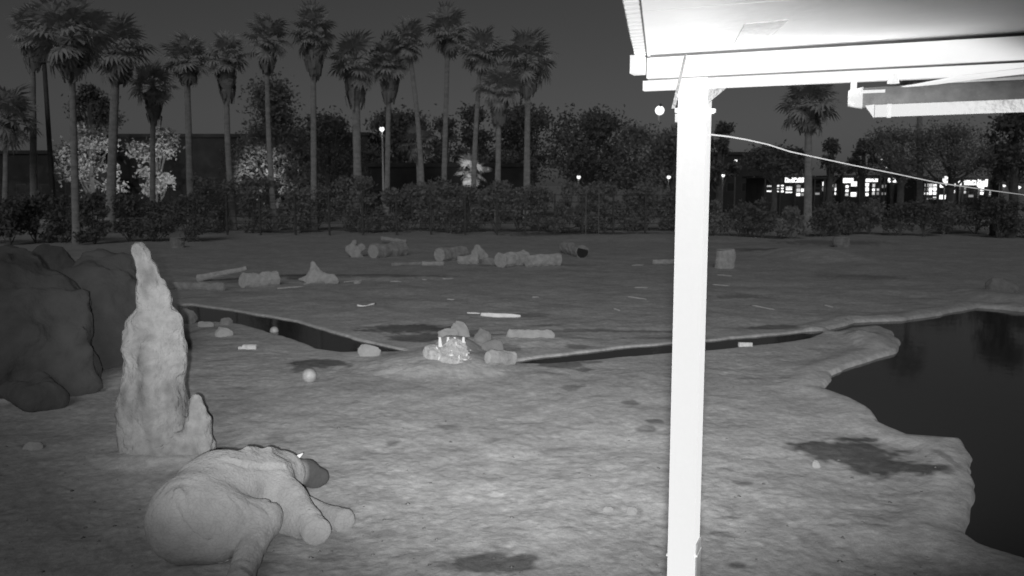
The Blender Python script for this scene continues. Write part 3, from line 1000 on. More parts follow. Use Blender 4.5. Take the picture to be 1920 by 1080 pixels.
def ball(u, v, rpx, label, mat, z=None):
    g0 = G(u, v + rpx); r = rpx * g0.y / F
    t = thing('ball', label, 'ball', (g0.x, g0.y, 0))
    o = sphere(r).build('shell', M[mat], t, smooth=True)
    zz = g0.z + r * .92 if z is None else z
    o.matrix_parent_inverse = Matrix(); o.location = (0, 0, zz)
    q = MB(); n = 24
    q.tube([(math.cos(2 * math.pi * k / n) * r * 1.003, math.sin(2 * math.pi * k / n) * r * 1.003, 0) for k in range(n + 1)], r * .03, 6, cap=False)
    q = q.build('seam', M['stone_dark'], t); q.matrix_parent_inverse = Matrix(); q.location = (0, 0, zz); q.rotation_euler = (R(70), R(20), 0)
    return t


ball(580, 703, 14, 'pale scuffed plastic ball on the dirt near the wet patch', 'ball')
ball(514, 611, 8, 'small pale ball floating in the left stream', 'ball', z=-.02)

# ------------------------------------------------------------------ logs, stumps, sticks
def log(u0, v0, u1, v1, rpx, label, mat='bark', name='log', dY=0.0, cutmat='cut', lift=0.0, r2=None):
    """a felled length of trunk from (u0, v0) to (u1, v1), its underside on the ground"""
    c = G((u0 + u1) / 2, (v0 + v1) / 2 + rpx); px = c.y / F; r = rpx * px
    a = at(u0, v0, c.y - dY); b = at(u1, v1, c.y + dY)
    a.z = max(a.z, gz(a.x, a.y) + r * .75); b.z = max(b.z, gz(b.x, b.y) + r * .75)
    if lift == 0.0:
        a.z = gz(a.x, a.y) + r * .85; b.z = gz(b.x, b.y) + r * .85
    n = 9
    rr = [r * (1 + random.uniform(-.10, .10)) * ((1 - i / (n - 1)) + (r2 or 1.0) * i / (n - 1)) for i in range(n)]
    pts = [a.lerp(b, i / (n - 1)) + Vector((0, random.uniform(-.06, .06) * r, random.uniform(-.06, .06) * r)) for i in range(n)]
    t = thing(name, label, 'log', (c.x, c.y, c.z))
    MB().tube(pts, rr, 14, jit=.11).build('bark', M[mat], t, smooth=False)
    d = (b - a).normalized()
    for p, s, q in ((a, -1, rr[0]), (b, 1, rr[-1])):
        MB().tube([p + d * s * .001, p + d * s * .02], q * .9, 14).build('cut_end', M[cutmat], t)
    return t


log(455, 522, 518, 522, 14, 'thick pale log beside the forked dead branch', 'wood_pale', dY=.6)
log(372, 534, 462, 503, 7, 'dead branch slanting up from the dirt beside the thick log', 'wood_pale', lift=1, r2=.6)
log(318, 540, 420, 532, 8, 'long thin half-buried log behind the termite mound', 'bark')
log(700, 468, 755, 466, 14, 'dark log with a slanting branch on top, beyond the yard', 'bark', dY=1.2)
log(715, 447, 762, 458, 4, 'thin branch resting across the dark log', 'wood_pale', lift=1)
log(824, 474, 868, 474, 13, 'round grey log at the far edge of the yard, left of the split log', 'bark', dY=1.0)
log(858, 488, 898, 484, 8, 'pale wedge-shaped split log among the far logs', 'wood_pale', r2=1.4)
log(938, 482, 984, 486, 14, 'thick stubby log with a knob on top, in the far row', 'wood_pale', dY=.8)
log(988, 488, 1048, 486, 12, 'thick log with a ragged left end in the far row', 'wood_pale', dY=.5)
log(1060, 467, 1092, 466, 12, 'hollow log end facing the yard, farthest of the row', 'bark', dY=-2.0, cutmat='gap_shadow')  # near-black end disc stands in for the hollow's shadow
log(792, 495, 832, 494, 4, 'flat pale plank-like log in front of the far row', 'wood_pale')
log(735, 497, 790, 491, 3, 'thin weathered branch lying before the far logs', 'bark')
log(905, 488, 935, 490, 7, 'short dark log between the split log and the stubby log', 'bark')
log(915, 676, 962, 672, 14, 'short rough log lying at the right foot of the brush pile', 'bark', dY=.2)
log(1224, 491, 1266, 488, 5, 'pale branch lying behind the white post', 'wood_pale')

s = lambda u, v, Y: tuple(at(u, v, Y))
ys = G(595, 530).y
blob('stump', 'bleached driftwood stump with a pointed top and spread roots', 'stump',
     [(s(588, 494, ys), s(590, 520, ys), .10, .42), (s(592, 518, ys), s(628, 524, ys - .3), .36, .22), (s(590, 520, ys), s(562, 523, ys - .2), .25, .06),
      (s(588, 522, ys), s(570, 536, ys - .9), .2, .06)], M['wood_pale'], .045, .2, (.06, 3))
yb = G(667, 482).y
blob('stump', 'knotted pale root stump standing alone before the fence', 'stump',
     [(s(664, 454, yb), s(660, 470, yb), .22, .25), (s(660, 466, yb), s(672, 482, yb), .35, .35), (s(678, 464, yb), s(674, 470, yb), .3, .2)], M['wood_pale'], .09, .15, (.12, 2))
yb = G(898, 486).y
blob('stump', 'small forked root stump perched among the far logs', 'stump',
     [(s(896, 464, yb), s(898, 476, yb), .2, .35), (s(890, 476, yb), s(910, 486, yb), .3, .3)], M['wood_pale'], .08, .15, (.12, 2))


def block(u, v, w, h, label, mat='bark', name='log_round'):
    g0 = G(u, v); px = g0.y / F; W = w * px / 2; Hh = h * px
    t = thing(name, label, 'log', g0)
    n = 5
    MB().tube([g0 + Vector((random.uniform(-.03, .03), 0, -.08 + (Hh + .08) * i / n)) for i in range(n + 1)], [W * (1 + random.uniform(-.05, .05)) for i in range(n + 1)], 14, jit=.05).build('bark', M[mat], t)
    MB().tube([g0 + Vector((0, 0, Hh)), g0 + Vector((0, 0, Hh + .02))], W * .9, 14).build('cut_end', M['cut'], t)


block(1359, 502, 36, 34, 'pale upright log round standing just right of the white post', 'wood_pale')
block(333, 464, 26, 18, 'dark upright log round by the fence, beyond the termite mound', 'bark')
block(1577, 463, 30, 18, 'dark upright log round on the far rise beyond the pond', 'bark')


def stick(u0, v0, u1, v1, rpx, label, mat='wood_white', bend=0.0, group=None):
    a = G(u0, v0); b = G(u1, v1); r = max(.006, rpx * a.y / F)
    n = 6; pts = []
    for i in range(n):
        t = i / (n - 1); p = a.lerp(b, t)
        p.z = gz(p.x, p.y) + r * .7 + bend * math.sin(math.pi * t) * .05
        p.y += bend * .3 * math.sin(math.pi * t * 1.3)
        pts.append(p)
    return tag(MB().tube(pts, [r * .8, r, r * 1.05, r, r * .9, r * .5], 8, jit=.06).build('stick', M[mat], smooth=True), label, 'stick', group)


stick(902, 592, 976, 594, 4.0, 'thick white peeled branch on the far bank with a dark knot')
stick(876, 587, 900, 588, 1.3, 'thin white twig end beside the thick peeled branch')
stick(670, 575, 703, 572, 2.2, 'curved white peeled stick alone on the open dirt', bend=-1)
stick(520, 542, 570, 538, 1.4, 'long pale stick at the foot of the driftwood stump', 'wood_pale')
GS = 'pale sticks scattered over the far dirt'
for u0, v0, u1, v1 in [(732, 528, 752, 529), (792, 526, 800, 526), (830, 524, 850, 523), (838, 562, 852, 563), (998, 557, 1010, 557), (1150, 579, 1162, 582),
                       (1176, 558, 1212, 562), (1190, 540, 1215, 540), (1336, 535, 1368, 536), (1408, 573, 1452, 581), (1185, 499, 1208, 498), (1545, 573, 1562, 576),
                       (645, 529, 682, 526), (1250, 492, 1266, 492), (1345, 515, 1372, 517)]:
    stick(u0, v0, u1, v1, 1.1, 'short pale stick lying on the far dirt', 'wood_pale', group=GS)
for u0, v0, u1, v1, l in [(994, 941, 1000, 939, 'tiny dark twig'), (708, 958, 720, 955, 'short dark twig on the bare dirt right of the elephant')][1:]:
    stick(u0, v0, u1, v1, 1.5, l, 'bark')


def scrap(u, v, w, h, label, name='block'):
    g0 = G(u, v); px = g0.y / F
    mb = MB(); W = w * px / 2; Hh = h * px
    d = Vector((1, random.uniform(-.4, .4), 0)).normalized(); n = Vector((-d.y, d.x, 0))
    mb.quadbox(g0 + ZU * Hh * .45, d * W, n * (Hh * .6), ZU * Hh * .5)
    me = mb.mesh(name)
    for q in me.vertices: q.co += Vector((random.uniform(-.1, .1) * W, random.uniform(-.1, .1) * W, random.uniform(-.12, .12) * Hh))
    return tag(link(name, me, M['white']), label, 'debris')


scrap(468, 656, 26, 8, 'pale brick-shaped block on the near bank beside the left stream')
scrap(452, 656, 8, 5, 'small pale chip next to the brick-shaped block')
scrap(1398, 649, 24, 9, 'white chunk lying at the water edge right of the post')
scrap(1233, 660, 8, 8, 'tiny bright white scrap at the stream edge left of the post')
scrap(1918, 735, 14, 40, 'white marker standing up in the pond water', 'marker')

# brush pile: a heap of pale bitten sticks
gb = G(848, 690)
bpile = thing('brush_pile', 'heap of pale bitten branches on a low mound beside the stream', 'brush pile', gb)
top = at(850, 636, gb.y + .5); pxs = gb.y / F
heap = [(tuple(gb + Vector((0, .5, .05))), tuple(at(853, 655, gb.y + .5)), 58 * pxs, 20 * pxs)]
def hf(p): return cone(p, *heap[0]) + .10 * fbm(p[..., 0] * 3, p[..., 1] * 3, p[..., 2] * 3, 4)
v_, f_ = surfnet(hf, [gb.x - 1.5, gb.y - 1.0, -.2], [gb.x + 1.5, gb.y + 2.0, 1.3], .045)
link('heap', mesh_np('heap', v_, f_), M['heap'], bpile)
for k in range(95):
    u = random.gauss(850, 22); v = random.uniform(642, 692)
    u = 850 + (u - 850) * (.35 + (v - 640) / 70)
    p = march(u, v, hf, gb.y - 3, gb.y + 3)
    p = Vector(p)
    d = Vector((random.gauss(0, .7), random.gauss(-.5, .4), random.gauss(.6, .5))).normalized()
    L = random.uniform(.05, .15)
    MB().tube([p - d * .1, p + d * L * .5 + Vector((random.uniform(-.02, .02), 0, 0)), p + d * L], [.026, .022, .015], 6).build('branch', M['wood_white' if random.random() < .14 else 'twig'], bpile)
for u in (826, 840, 852, 868):                                    # upright stubs on the crest
    p = at(u, 650, gb.y + .5); q = at(u + random.uniform(-2, 2), 632, gb.y + .5)
    MB().tube([p - ZU * .1, p.lerp(q, .5), q], [.06, .045, .03], 7, jit=.1).build('branch', M['wood_white'], bpile)

# gravel flecks
def gravel():
    n = 1200
    u = RNG.uniform(-100, 2020, n); v = 560 + 560 * RNG.random(n) ** .75
    vs_, fs_ = [], []
    T4 = np.array([[1, 0, -.5], [-.5, .87, -.5], [-.5, -.87, -.5], [0, 0, .7]])
    pts = np.array([list(P(a, b))[:2] for a, b in zip(u, v)])
    ok = np.min([poly_sd(pts[:, 0], pts[:, 1], pl) for pl in POLYS], axis=0) > .3
    pts = pts[ok]; z = gh(pts[:, 0], pts[:, 1])
    s_ = .005 + .011 * RNG.random(len(pts)) ** 6 * 2.2
    a = RNG.random(len(pts)) * 6.28
    ca, sa = np.cos(a), np.sin(a)
    V = np.empty((len(pts), 4, 3))
    V[..., 0] = pts[:, None, 0] + s_[:, None] * (T4[:, 0] * ca[:, None] - T4[:, 1] * sa[:, None]) * 1.7
    V[..., 1] = pts[:, None, 1] + s_[:, None] * (T4[:, 0] * sa[:, None] + T4[:, 1] * ca[:, None]) * 1.7
    V[..., 2] = z[:, None] + s_[:, None] * (T4[:, 2] + .4)
    b = np.arange(len(pts))[:, None, None] * 4
    Fc = (np.array([[0, 2, 1], [0, 1, 3], [1, 2, 3], [2, 0, 3]])[None] + b).reshape(-1, 3)
    o = link('gravel', mesh_np('gravel', V.reshape(-1, 3), Fc, False), leaf_mat('gravel', .14, .3))
    o['kind'] = 'stuff'; o['label'] = 'pale gravel and straw flecks strewn over the dirt'; o['category'] = 'gravel'


gravel()

# ------------------------------------------------------------------ fence at the far side
YF = 84.0
fx0 = at(300, 400, YF).x; fx1 = at(1275, 400, YF).x
fence = thing('cable_fence', 'tall dark steel post and cable fence along the far side of the yard', 'fence', ((fx0 + fx1) / 2, YF, 0))
fh = at(700, 363, YF).z
xs = [at(u, 400, YF).x for u in (300, 362, 425, 487, 553, 617, 680, 743, 808, 872, 932, 985, 1040, 1092, 1150, 1210, 1275)]
pm = MB().box((-.09, -.09, -.3), (.09, .09, fh)).mesh('post')
for x in xs:
    o = link('post', pm, M['fence'], fence); o.matrix_parent_inverse = Matrix(); o.location = (x - fence.location.x, 0, 0)
for k in range(6):
    z = .5 + (fh - .62) * k / 5
    MB().tube([(x, YF - .12 + random.uniform(-.01, .01), z - (.03 if i % 2 else 0)) for i, x in enumerate(sorted(xs + [(a + b) / 2 for a, b in zip(xs, xs[1:])]))], .032, 5).build('cable', M['fence'], fence)
gx0 = at(1098, 380, YF).x; gx1 = at(1122, 380, YF).x
gt = thing('fence_gate', 'pale narrow gate frame set against the far cable fence', 'gate', ((gx0 + gx1) / 2, YF - .5, 0))
gtop = at(1110, 355, YF).z
MB().tube([(gx0, YF - .5, -.1), (gx0, YF - .5, gtop), (gx1, YF - .5, gtop), (gx1, YF - .5, -.1)], .06, 6).build('frame', M['pole'], gt)

# ------------------------------------------------------------------ palms
def frond_mesh(i, n=15):
    rnd = random.Random(100 + i)
    mb = MB()
    mb.tube([(0, 0, 0), (.25, 0, .02), (.5, 0, .0)], [.018, .014, .010], 4)
    droop = rnd.uniform(.25, .5)
    for k in range(n):
        t = (k / (n - 1) - .5) * 2
        a = t * R(118) + rnd.uniform(-.06, .06)
        L = .52 * (1 - .28 * abs(t)) * rnd.uniform(.85, 1.08)
        dx, dy = math.cos(a), math.sin(a)
        o = Vector((.5, 0, 0)); d = Vector((dx, dy, 0)); s_ = Vector((-dy, dx, 0)) * .042
        p1 = o + d * L * .55 + Vector((0, 0, -.04 * droop + .03 * (k % 2)))
        p2 = o + d * L + Vector((0, 0, -droop * L * .75))
        b = len(mb.v)
        mb.v += [tuple(o), tuple(p1 + s_), tuple(p1 - s_), tuple(p2)]
        mb.f += [(b, b + 1, b + 2), (b + 1, b + 3, b + 2)]
    me = bpy.data.meshes.new('frond'); me.from_pydata(mb.v, [], mb.f); me.update()
    return me


FR = [frond_mesh(i) for i in range(6)]
for m_ in FR: m_.materials.append(M['frond'])


def skirt_mesh(length, rad, n, rnd):
    vs_, fs_ = [], []
    for k in range(n):
        a = rnd.uniform(0, 2 * math.pi); z0 = -rnd.random() * length * .75
        L = rnd.uniform(.25, .5) * max(1.2, length)
        r0 = .25; r1 = rad * rnd.uniform(.55, 1.1) * (1 - .35 * (-z0 / max(.1, length)))
        d = Vector((math.cos(a), math.sin(a), 0)); s_ = Vector((-math.sin(a), math.cos(a), 0))
        b = len(vs_); w_ = rnd.uniform(.12, .3)
        p0 = d * r0 + ZU * z0; p1 = d * r1 + ZU * (z0 - L * .4) ; p2 = d * r1 * rnd.uniform(.6, .9) + ZU * (z0 - L)
        vs_ += [tuple(p0), tuple(p1 + s_ * w_), tuple(p1 - s_ * w_), tuple(p2 + s_ * w_ * .5), tuple(p2 - s_ * w_ * .4)]
        fs_ += [(b, b + 1, b + 2), (b + 1, b + 3, b + 4), (b + 1, b + 4, b + 2)]
    me = bpy.data.meshes.new('dead_frond_skirt'); me.from_pydata(vs_, [], fs_); me.update()
    me.materials.append(M['frond_dry'])
    return me


PALM_N = [0]


def palm(ub, Y, uc, vc, cr, skirt, tw, label=None, nf=40, group='row of tall fan palms beyond the fence', base_z=-.3, lean=0.0):
    """fan palm: trunk foot under ub, crown heart at (uc, vc), crown radius cr, dead skirt down skirt px, trunk width tw px"""
    PALM_N[0] += 1
    rnd = random.Random(500 + PALM_N[0])
    px = Y / F
    top = at(uc, vc, Y); bx_ = at(ub, 400, Y).x
    base = Vector((bx_, Y, 0)); rw = tw * px / 2; rc = cr * px; sk = skirt * px
    t = thing('fan_palm', label or 'tall slender fan palm rising behind the far fence', 'palm tree', base, group)
    n = 12; pts = []; rad = []
    for i in range(n + 1):
        k = i / n
        p = base.lerp(top, k); p.x += lean * px * math.sin(math.pi * k)
        p.z = base_z + (top.z - base_z) * k
        pts.append(p); rad.append(rw * (1.25 - .4 * k + (.35 * math.exp(-k * 18))) * (1 + rnd.uniform(-.05, .05)))
    MB().tube(pts, rad, 10, jit=.03).build('trunk', M['trunk'], t, smooth=True)
    if sk > 0.2:
        o = link('dead_frond_skirt', skirt_mesh(sk, rw * 1.3 + .28 * rc, int(60 + 40 * sk), rnd), None, t)
        o.matrix_parent_inverse = Matrix(); o.location = top - base
    tilt = Matrix.Rotation(rnd.uniform(-.28, .28), 3, 'Y') @ Matrix.Rotation(rnd.uniform(-.2, .2), 3, 'X')
    nf = int(nf * rnd.uniform(.72, 1.15)); drp = rnd.uniform(140, 172)
    for k in range(nf):
        f = (k + .5) / nf
        el = R(80) - f * R(drp) + rnd.uniform(-.15, .15)
        az = k * 2.39996 + rnd.uniform(-.3, .3)
        sc_ = rc * rnd.uniform(.95, 1.3) * (1.0 if el > -.3 else .9)
        o = bpy.data.objects.new('frond', FR[rnd.randrange(6)]); COL.objects.link(o)
        o.parent = t
        o.location = top - base + ZU * (rw * .6 - f * rw * 1.2)
        m3 = tilt @ Matrix.Rotation(az, 3, 'Z') @ Matrix.Rotation(-el, 3, 'Y') @ Matrix.Rotation(rnd.uniform(-.5, .5), 3, 'X')
        o.rotation_euler = m3.to_euler(); o.scale = (sc_, sc_, sc_)
    return t


palm(6, 92, 12, 225, 62, 20, 9, 'fan palm with a low ragged crown above the dark low-roofed building', group=None)
palm(62, 98, 60, 62, 46, 60, 11, label='slender fan palm beside the thin dark utility pole')
palm(140, 72, 133, 70, 74, 70, 12, 'broad fan palm whose pale trunk foot stands before the dark hedge', group=None)
palm(203, 88, 218, 92, 62, 56, 15, 'fan palm with the thickest dark trunk and a dense shaggy skirt', group=None)
palm(284, 96, 287, 162, 42, 58, 9, 'shortest of the tall palms, its bare skirt hanging below a tilted crown', nf=30, group=None)
palm(357, 94, 350, 112, 46, 40, 11, label='fan palm rising in front of the long dark flat roof')
palm(437, 94, 424, 108, 44, 70, 10, lean=-4, label='fan palm with a long hanging skirt at the end of the long roof')
palm(515, 92, 500, 74, 46, 56, 9, lean=-4, label='fan palm whose bent trunk crosses the broad pine')
palm(588, 92, 587, 62, 48, 70, 10, label='straight tall fan palm between the pine and the dark bushy tree')
palm(672, 98, 666, 118, 52, 70, 14, 'stocky fan palm with a long pale skirt beside the street lamp', group=None)
palm(724, 100, 730, 116, 46, 66, 9, label='fan palm just behind the round street lamp')
palm(793, 98, 766, 82, 42, 16, 9, lean=6, label='skirtless fan palm leaning towards the street lamp')
palm(830, 102, 840, 62, 46, 22, 9, label='tallest skirtless fan palm, standing between two leaning ones')
palm(886, 96, 902, 98, 44, 18, 9, lean=-3, label='leaning fan palm whose trunk crosses the lit low palm')
palm(932, 95, 936, 168, 44, 60, 10, 'fan palm with a low drooping crown in front of the round dark trees', group=None)
palm(987, 98, 990, 112, 56, 62, 11, 'wide-crowned fan palm at the right end of the palm row', group=None)
palm(790, 108, 782, 270, 36, 30, 8, 'small fan palm with hanging dry fronds under the tall ones', nf=30, group=None)
palm(884, 106, 884, 322, 32, 8, 7, 'low bushy palm lit up by a lamp behind the fence', nf=34, group=None)
palm(1516, 92, 1516, 196, 58, 46, 13, 'lone fan palm standing before the lit buildings', group=None)
palm(1727, 110, 1724, 160, 40, 20, 10, 'fan palm whose crown hides behind the rolled shade', group=None)


# ------------------------------------------------------------------ trees and bushes
def leaf_cloud(centres, radii, n, size, rnd, squash=.85):
    c = np.array(centres); r = np.array(radii)
    w = r ** 2; idx = rnd.choice(len(c), n, p=w / w.sum())
    d = rnd.normal(size=(n, 3)); d /= np.linalg.norm(d, axis=1)[:, None]
    rr = r[idx] * np.abs(rnd.normal(.75, .42, n))
    p = c[idx] + d * rr[:, None] * np.array([1, 1, squash])
    a = rnd.normal(size=(n, 3)); a /= np.linalg.norm(a, axis=1)[:, None]
    b = np.cross(a, rnd.normal(size=(n, 3))); b /= np.linalg.norm(b, axis=1)[:, None]
    s_ = size * (.6 + .8 * rnd.random(n))[:, None]
    V = np.stack([p - a * s_, p + b * s_ * .5, p + a * s_, p - b * s_ * .5], 1)
    Fc = np.arange(n * 4).reshape(n, 4)
    nrm = d * .8 + np.array([0, 0, .25]); nrm /= np.linalg.norm(nrm, axis=1)[:, None]
    back = (np.cross(a, b) * nrm).sum(1) > 0                             # every leaf faces out of its clump
    Fc[back] = Fc[back][:, ::-1]
    return V.reshape(-1, 3), Fc, np.repeat(nrm, 4, axis=0)


TREE_N = [0]


def tree(u, vt, vb, wpx, Y, label, mat='leaf', n=3600, leaf=.22, nb=26, kind='round', name='tree', group=None, cat='tree'):
    """crown from row vt down to row vb, wpx wide, at distance Y"""
    TREE_N[0] += 1
    rnd = np.random.default_rng(900 + TREE_N[0]); rr = random.Random(900 + TREE_N[0])
    top = at(u, vt, Y); px = Y / F
    zb = max(.3, at(u, vb, Y).z); zt = top.z; W = wpx * px / 2; Hc = zt - zb
    base = Vector((top.x, Y, 0))
    t = thing(name, label, cat, base, group)
    cs, rs = [], []
    for k in range(nb):
        f = rr.random()
        if kind == 'pine':
            wz = (1 - f) ** .75 * .95 + .12
        elif kind == 'bush':
            wz = math.sqrt(max(0, 1 - (f * 1.0) ** 2)) * .9 + .1
        else:
            wz = math.sqrt(max(0, 1 - (2 * f - .85) ** 2 / 1.35)) + .05
        a = rr.uniform(0, 2 * math.pi); q = math.sqrt(rr.random())
        br = rr.uniform(.20, .36) * min(W, Hc)
        cs.append((base.x + math.cos(a) * q * W * wz * .82, Y + math.sin(a) * q * W * wz * .7, min(zt - br * .8, zb + br * .5 + f * Hc * .95)))
        rs.append(br)
    V, Fc, Nm = leaf_cloud(cs, rs, int(n * 1.5), leaf, rnd)
    # trunk and limbs
    mb = MB(); tr = max(.06, .035 * zt)
    if kind != 'bush':
        zk = zb + Hc * .45
        mb.tube([(base.x, Y, -.3), (base.x + .1 * tr, Y, zb * .6), (base.x - .2 * tr, Y, zk), (base.x, Y, zb + Hc * .85)], [tr * 1.25, tr, tr * .7, tr * .15], 8, jit=.06)
    for k in range(min(nb, 12)):
        z0 = (zb * .8 if kind != 'bush' else 0.05) + rr.random() * Hc * .4
        a = Vector((base.x, Y, max(-.1, z0 - .4))); b = Vector(cs[k])
        mid = a.lerp(b, .5) + Vector((0, 0, -.05 * Hc))
        mb.tube([a, mid, b], [tr * .45, tr * .3, tr * .1], 5)
    mb.build('trunk' if kind != 'bush' else 'stems', M['trunk_tree'], t)
    me = mesh_np('crown', V, Fc, False)
    link('crown' if kind != 'bush' else 'foliage', me, M[mat], t)
    return t


# lit trees on the left and their lamps
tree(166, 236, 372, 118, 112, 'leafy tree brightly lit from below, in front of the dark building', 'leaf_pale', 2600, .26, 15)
tree(168, 160, 250, 105, 124, 'dark narrow tree rising behind the lit leafy tree', 'leaf_dark', 2200, .26, 20, 'pine')
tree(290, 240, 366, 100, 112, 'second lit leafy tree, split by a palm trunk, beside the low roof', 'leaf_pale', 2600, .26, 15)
tree(510, 150, 372, 190, 112, 'broad dark pine with a faintly lit lower crown between palm trunks', 'leaf', 6800, .25, 40, 'pine')
tree(612, 216, 362, 140, 116, 'dark bushy tree beside the pine', 'leaf_dark', 3200, .26)
tree(748, 212, 345, 165, 125, 'round dark tree behind the street lamp', 'leaf_dark', 5600, .28, 40)
tree(832, 222, 345, 95, 125, 'small dark tree between two palm trunks', 'leaf_dark', 1600, .28, 14)
tree(890, 202, 345, 105, 128, 'narrow round dark tree behind the leaning palm', 'leaf_dark', 2200, .28, 16)
tree(988, 198, 348, 165, 128, 'large round dark tree behind the wide-crowned palm', 'leaf_dark', 5600, .28, 40)
tree(1105, 208, 352, 175, 128, 'wide dome-shaped dark tree right of the palm row', 'leaf_dark', 5600, .28, 40)
tree(1195, 236, 362, 150, 124, 'lower spreading tree next to the dome-shaped tree', 'leaf', 3200, .26)
tree(1265, 235, 362, 130, 122, 'dark tree half hidden behind the white post', 'leaf', 3200, .26)
tree(1352, 232, 350, 70, 130, 'dark tree just right of the white post', 'leaf_dark', 2000, .28, 16)
tree(1455, 276, 332, 130, 96, 'low spreading tree left of the lone palm', 'leaf_dark', 2600, .2)
tree(1560, 262, 330, 60, 112, 'spiky young tree right of the lone palm', 'leaf_dark', 1400, .22, 14, 'pine')
tree(1622, 262, 330, 64, 110, 'small pointed tree in front of the lit shops', 'leaf_dark', 1500, .22, 14, 'pine')
tree(1695, 240, 335, 150, 104, 'feathery tree over the lit shops', 'leaf', 4600, .15, 34)
tree(1790, 232, 338, 180, 104, 'wide feathery tree over the brightest lit windows', 'leaf', 5600, .15, 40)
tree(1912, 200, 345, 110, 80, 'tall dark tree at the edge beside the dark pole', 'leaf_dark', 3400, .2, 30)

HB = 'bushes massed behind the cable fence'
rb_ = random.Random(4)
for i, u in enumerate(range(385, 1290, 42)):
    tree(u + rb_.uniform(-12, 12), rb_.uniform(328, 362), 432, rb_.uniform(60, 95), rb_.uniform(87, 93), 'dim leafy bush pressed against the back of the cable fence',
         ('leaf_b', 'leaf', 'leaf_b')[i % 3], 1500, .2, 16, 'bush', 'bush', HB, 'bush')
HL = 'dark bushes behind the boulders'
for i, u in enumerate(range(-40, 400, 55)):
    tree(u + rb_.uniform(-10, 10), rb_.uniform(362, 378), 470, rb_.uniform(70, 100), rb_.uniform(70, 78), 'near-black low bush in the hedge behind the boulders',
         'leaf_dark', 1500, .17, 16, 'bush', 'bush', HL, 'bush')
HR = 'dark bushes beyond the pond'
for i, u in enumerate(range(1345, 2020, 48)):
    tree(u + rb_.uniform(-10, 10), rb_.uniform(370, 384), 440, rb_.uniform(60, 90), rb_.uniform(78, 86), 'dark bush in the hedge between the pond and the lit shops',
         'leaf_dark' if i % 3 else 'leaf', 1300, .17, 16, 'bush', 'bush', HR, 'bush')

# ------------------------------------------------------------------ buildings and lamps
def building(u0, u1, vt, Y, label, depth=18, sill=None, wins=6):
    a = at(u0, vt, Y); b = at(u1, vt, Y); zt = a.z
    t = thing('building', label, 'building', ((a.x + b.x) / 2, Y, 0))
    MB().box((a.x, Y, -.5), (b.x, Y + depth, zt - .5)).build('wall', M['wall_dark'], t)
    MB().box((a.x - .3, Y - .3, zt - .5), (b.x + .3, Y + depth + .3, zt)).build('roof', M['roofing'], t)
    Wd = (b.x - a.x)
    for k in range(wins):
        x = a.x + Wd * (k + .5) / wins
        w_ = MB().box((x - .7, Y - .06, zt * .35), (x + .7, Y - .005, zt * .35 + 1.6)).build('window', M['fence'], t)
        o = MB().box((x - .6, Y - .08, zt * .35 + .1), (x + .6, Y - .062, zt * .35 + 1.5)).build('pane', M['glass'], w_)
    return t


building(195, 520, 251, 130, 'long dark flat-roofed building behind the lit trees', wins=9)
building(-80, 196, 282, 122, 'dark low-roofed building beyond the boulders', wins=6)
building(520, 690, 248, 140, 'dark flat-roofed building behind the pine', wins=4)
building(690, 985, 306, 118, 'low dark shed with a straight roof edge behind the palms', 10, wins=8)
building(1330, 1470, 285, 150, 'dim pale-edged low building right of the white post', wins=5)


def shop(u0, u1, vt, vb, Y, label, wins, strips):
    """low lit building: wins = (u0, v0, u1, v1, material), strips = lamps under the eave"""
    a = at(u0, vt, Y); b = at(u1, vt, Y)
    t = thing('shop_building', label, 'building', ((a.x + b.x) / 2, Y, 0))
    MB().box((a.x, Y, -.5), (b.x, Y + 9, a.z)).build('wall', M['wall_dark'], t)
    MB().box((a.x - .5, Y - 1.6, a.z), (b.x + .5, Y + 9.5, a.z + .35)).build('roof', M['roofing'], t)
    for (x0, y0, x1, y1, m_) in wins:
        p = at(x0, y1, Y); q = at(x1, y0, Y)
        zz0 = max(.3, p.z)
        fr = MB().box((p.x - .08, Y - .05, zz0 - .08), (q.x + .08, Y - .002, q.z + .08)).build('window', M['fence'], t)
        nx = max(1, int((q.x - p.x) / .55)); wx = (q.x - p.x) / nx; ny = 3; wy = (q.z - zz0) / ny
        nxt = {'lit': ['lit'] * 6 + ['lit_mid', 'lit_low', 'glass'], 'lit_mid': ['lit_mid', 'lit', 'lit_low', 'glass'], 'lit_low': ['lit_low', 'lit_low', 'glass', 'glass', 'lit_mid', 'lit']}[m_]
        for i in range(nx):
            for j in range(ny):
                g_ = random.uniform(.03, .09)
                o = MB().box((p.x + i * wx + g_, Y - .07, zz0 + j * wy + g_), (p.x + (i + 1) * wx - g_, Y - .052, zz0 + (j + 1) * wy - random.uniform(.03, .2))).build('pane', M[random.choice(nxt)], fr)
    for (x0, y0, x1, y1) in strips:
        p = at(x0, y1, Y - 1.7); q = at(x1, y0, Y - 1.7)
        MB().box((p.x, Y - 1.75, p.z), (q.x, Y - 1.6, q.z)).build('eave_lamp', M['lit'], t)
    nc = max(3, int((b.x - a.x) / 3.2))
    for i in range(nc + 1):
        x = a.x + (b.x - a.x) * i / nc
        MB().box((x - .1, Y - 1.45, -.3), (x + .1, Y - 1.25, a.z)).build('column', M['fence'], t)


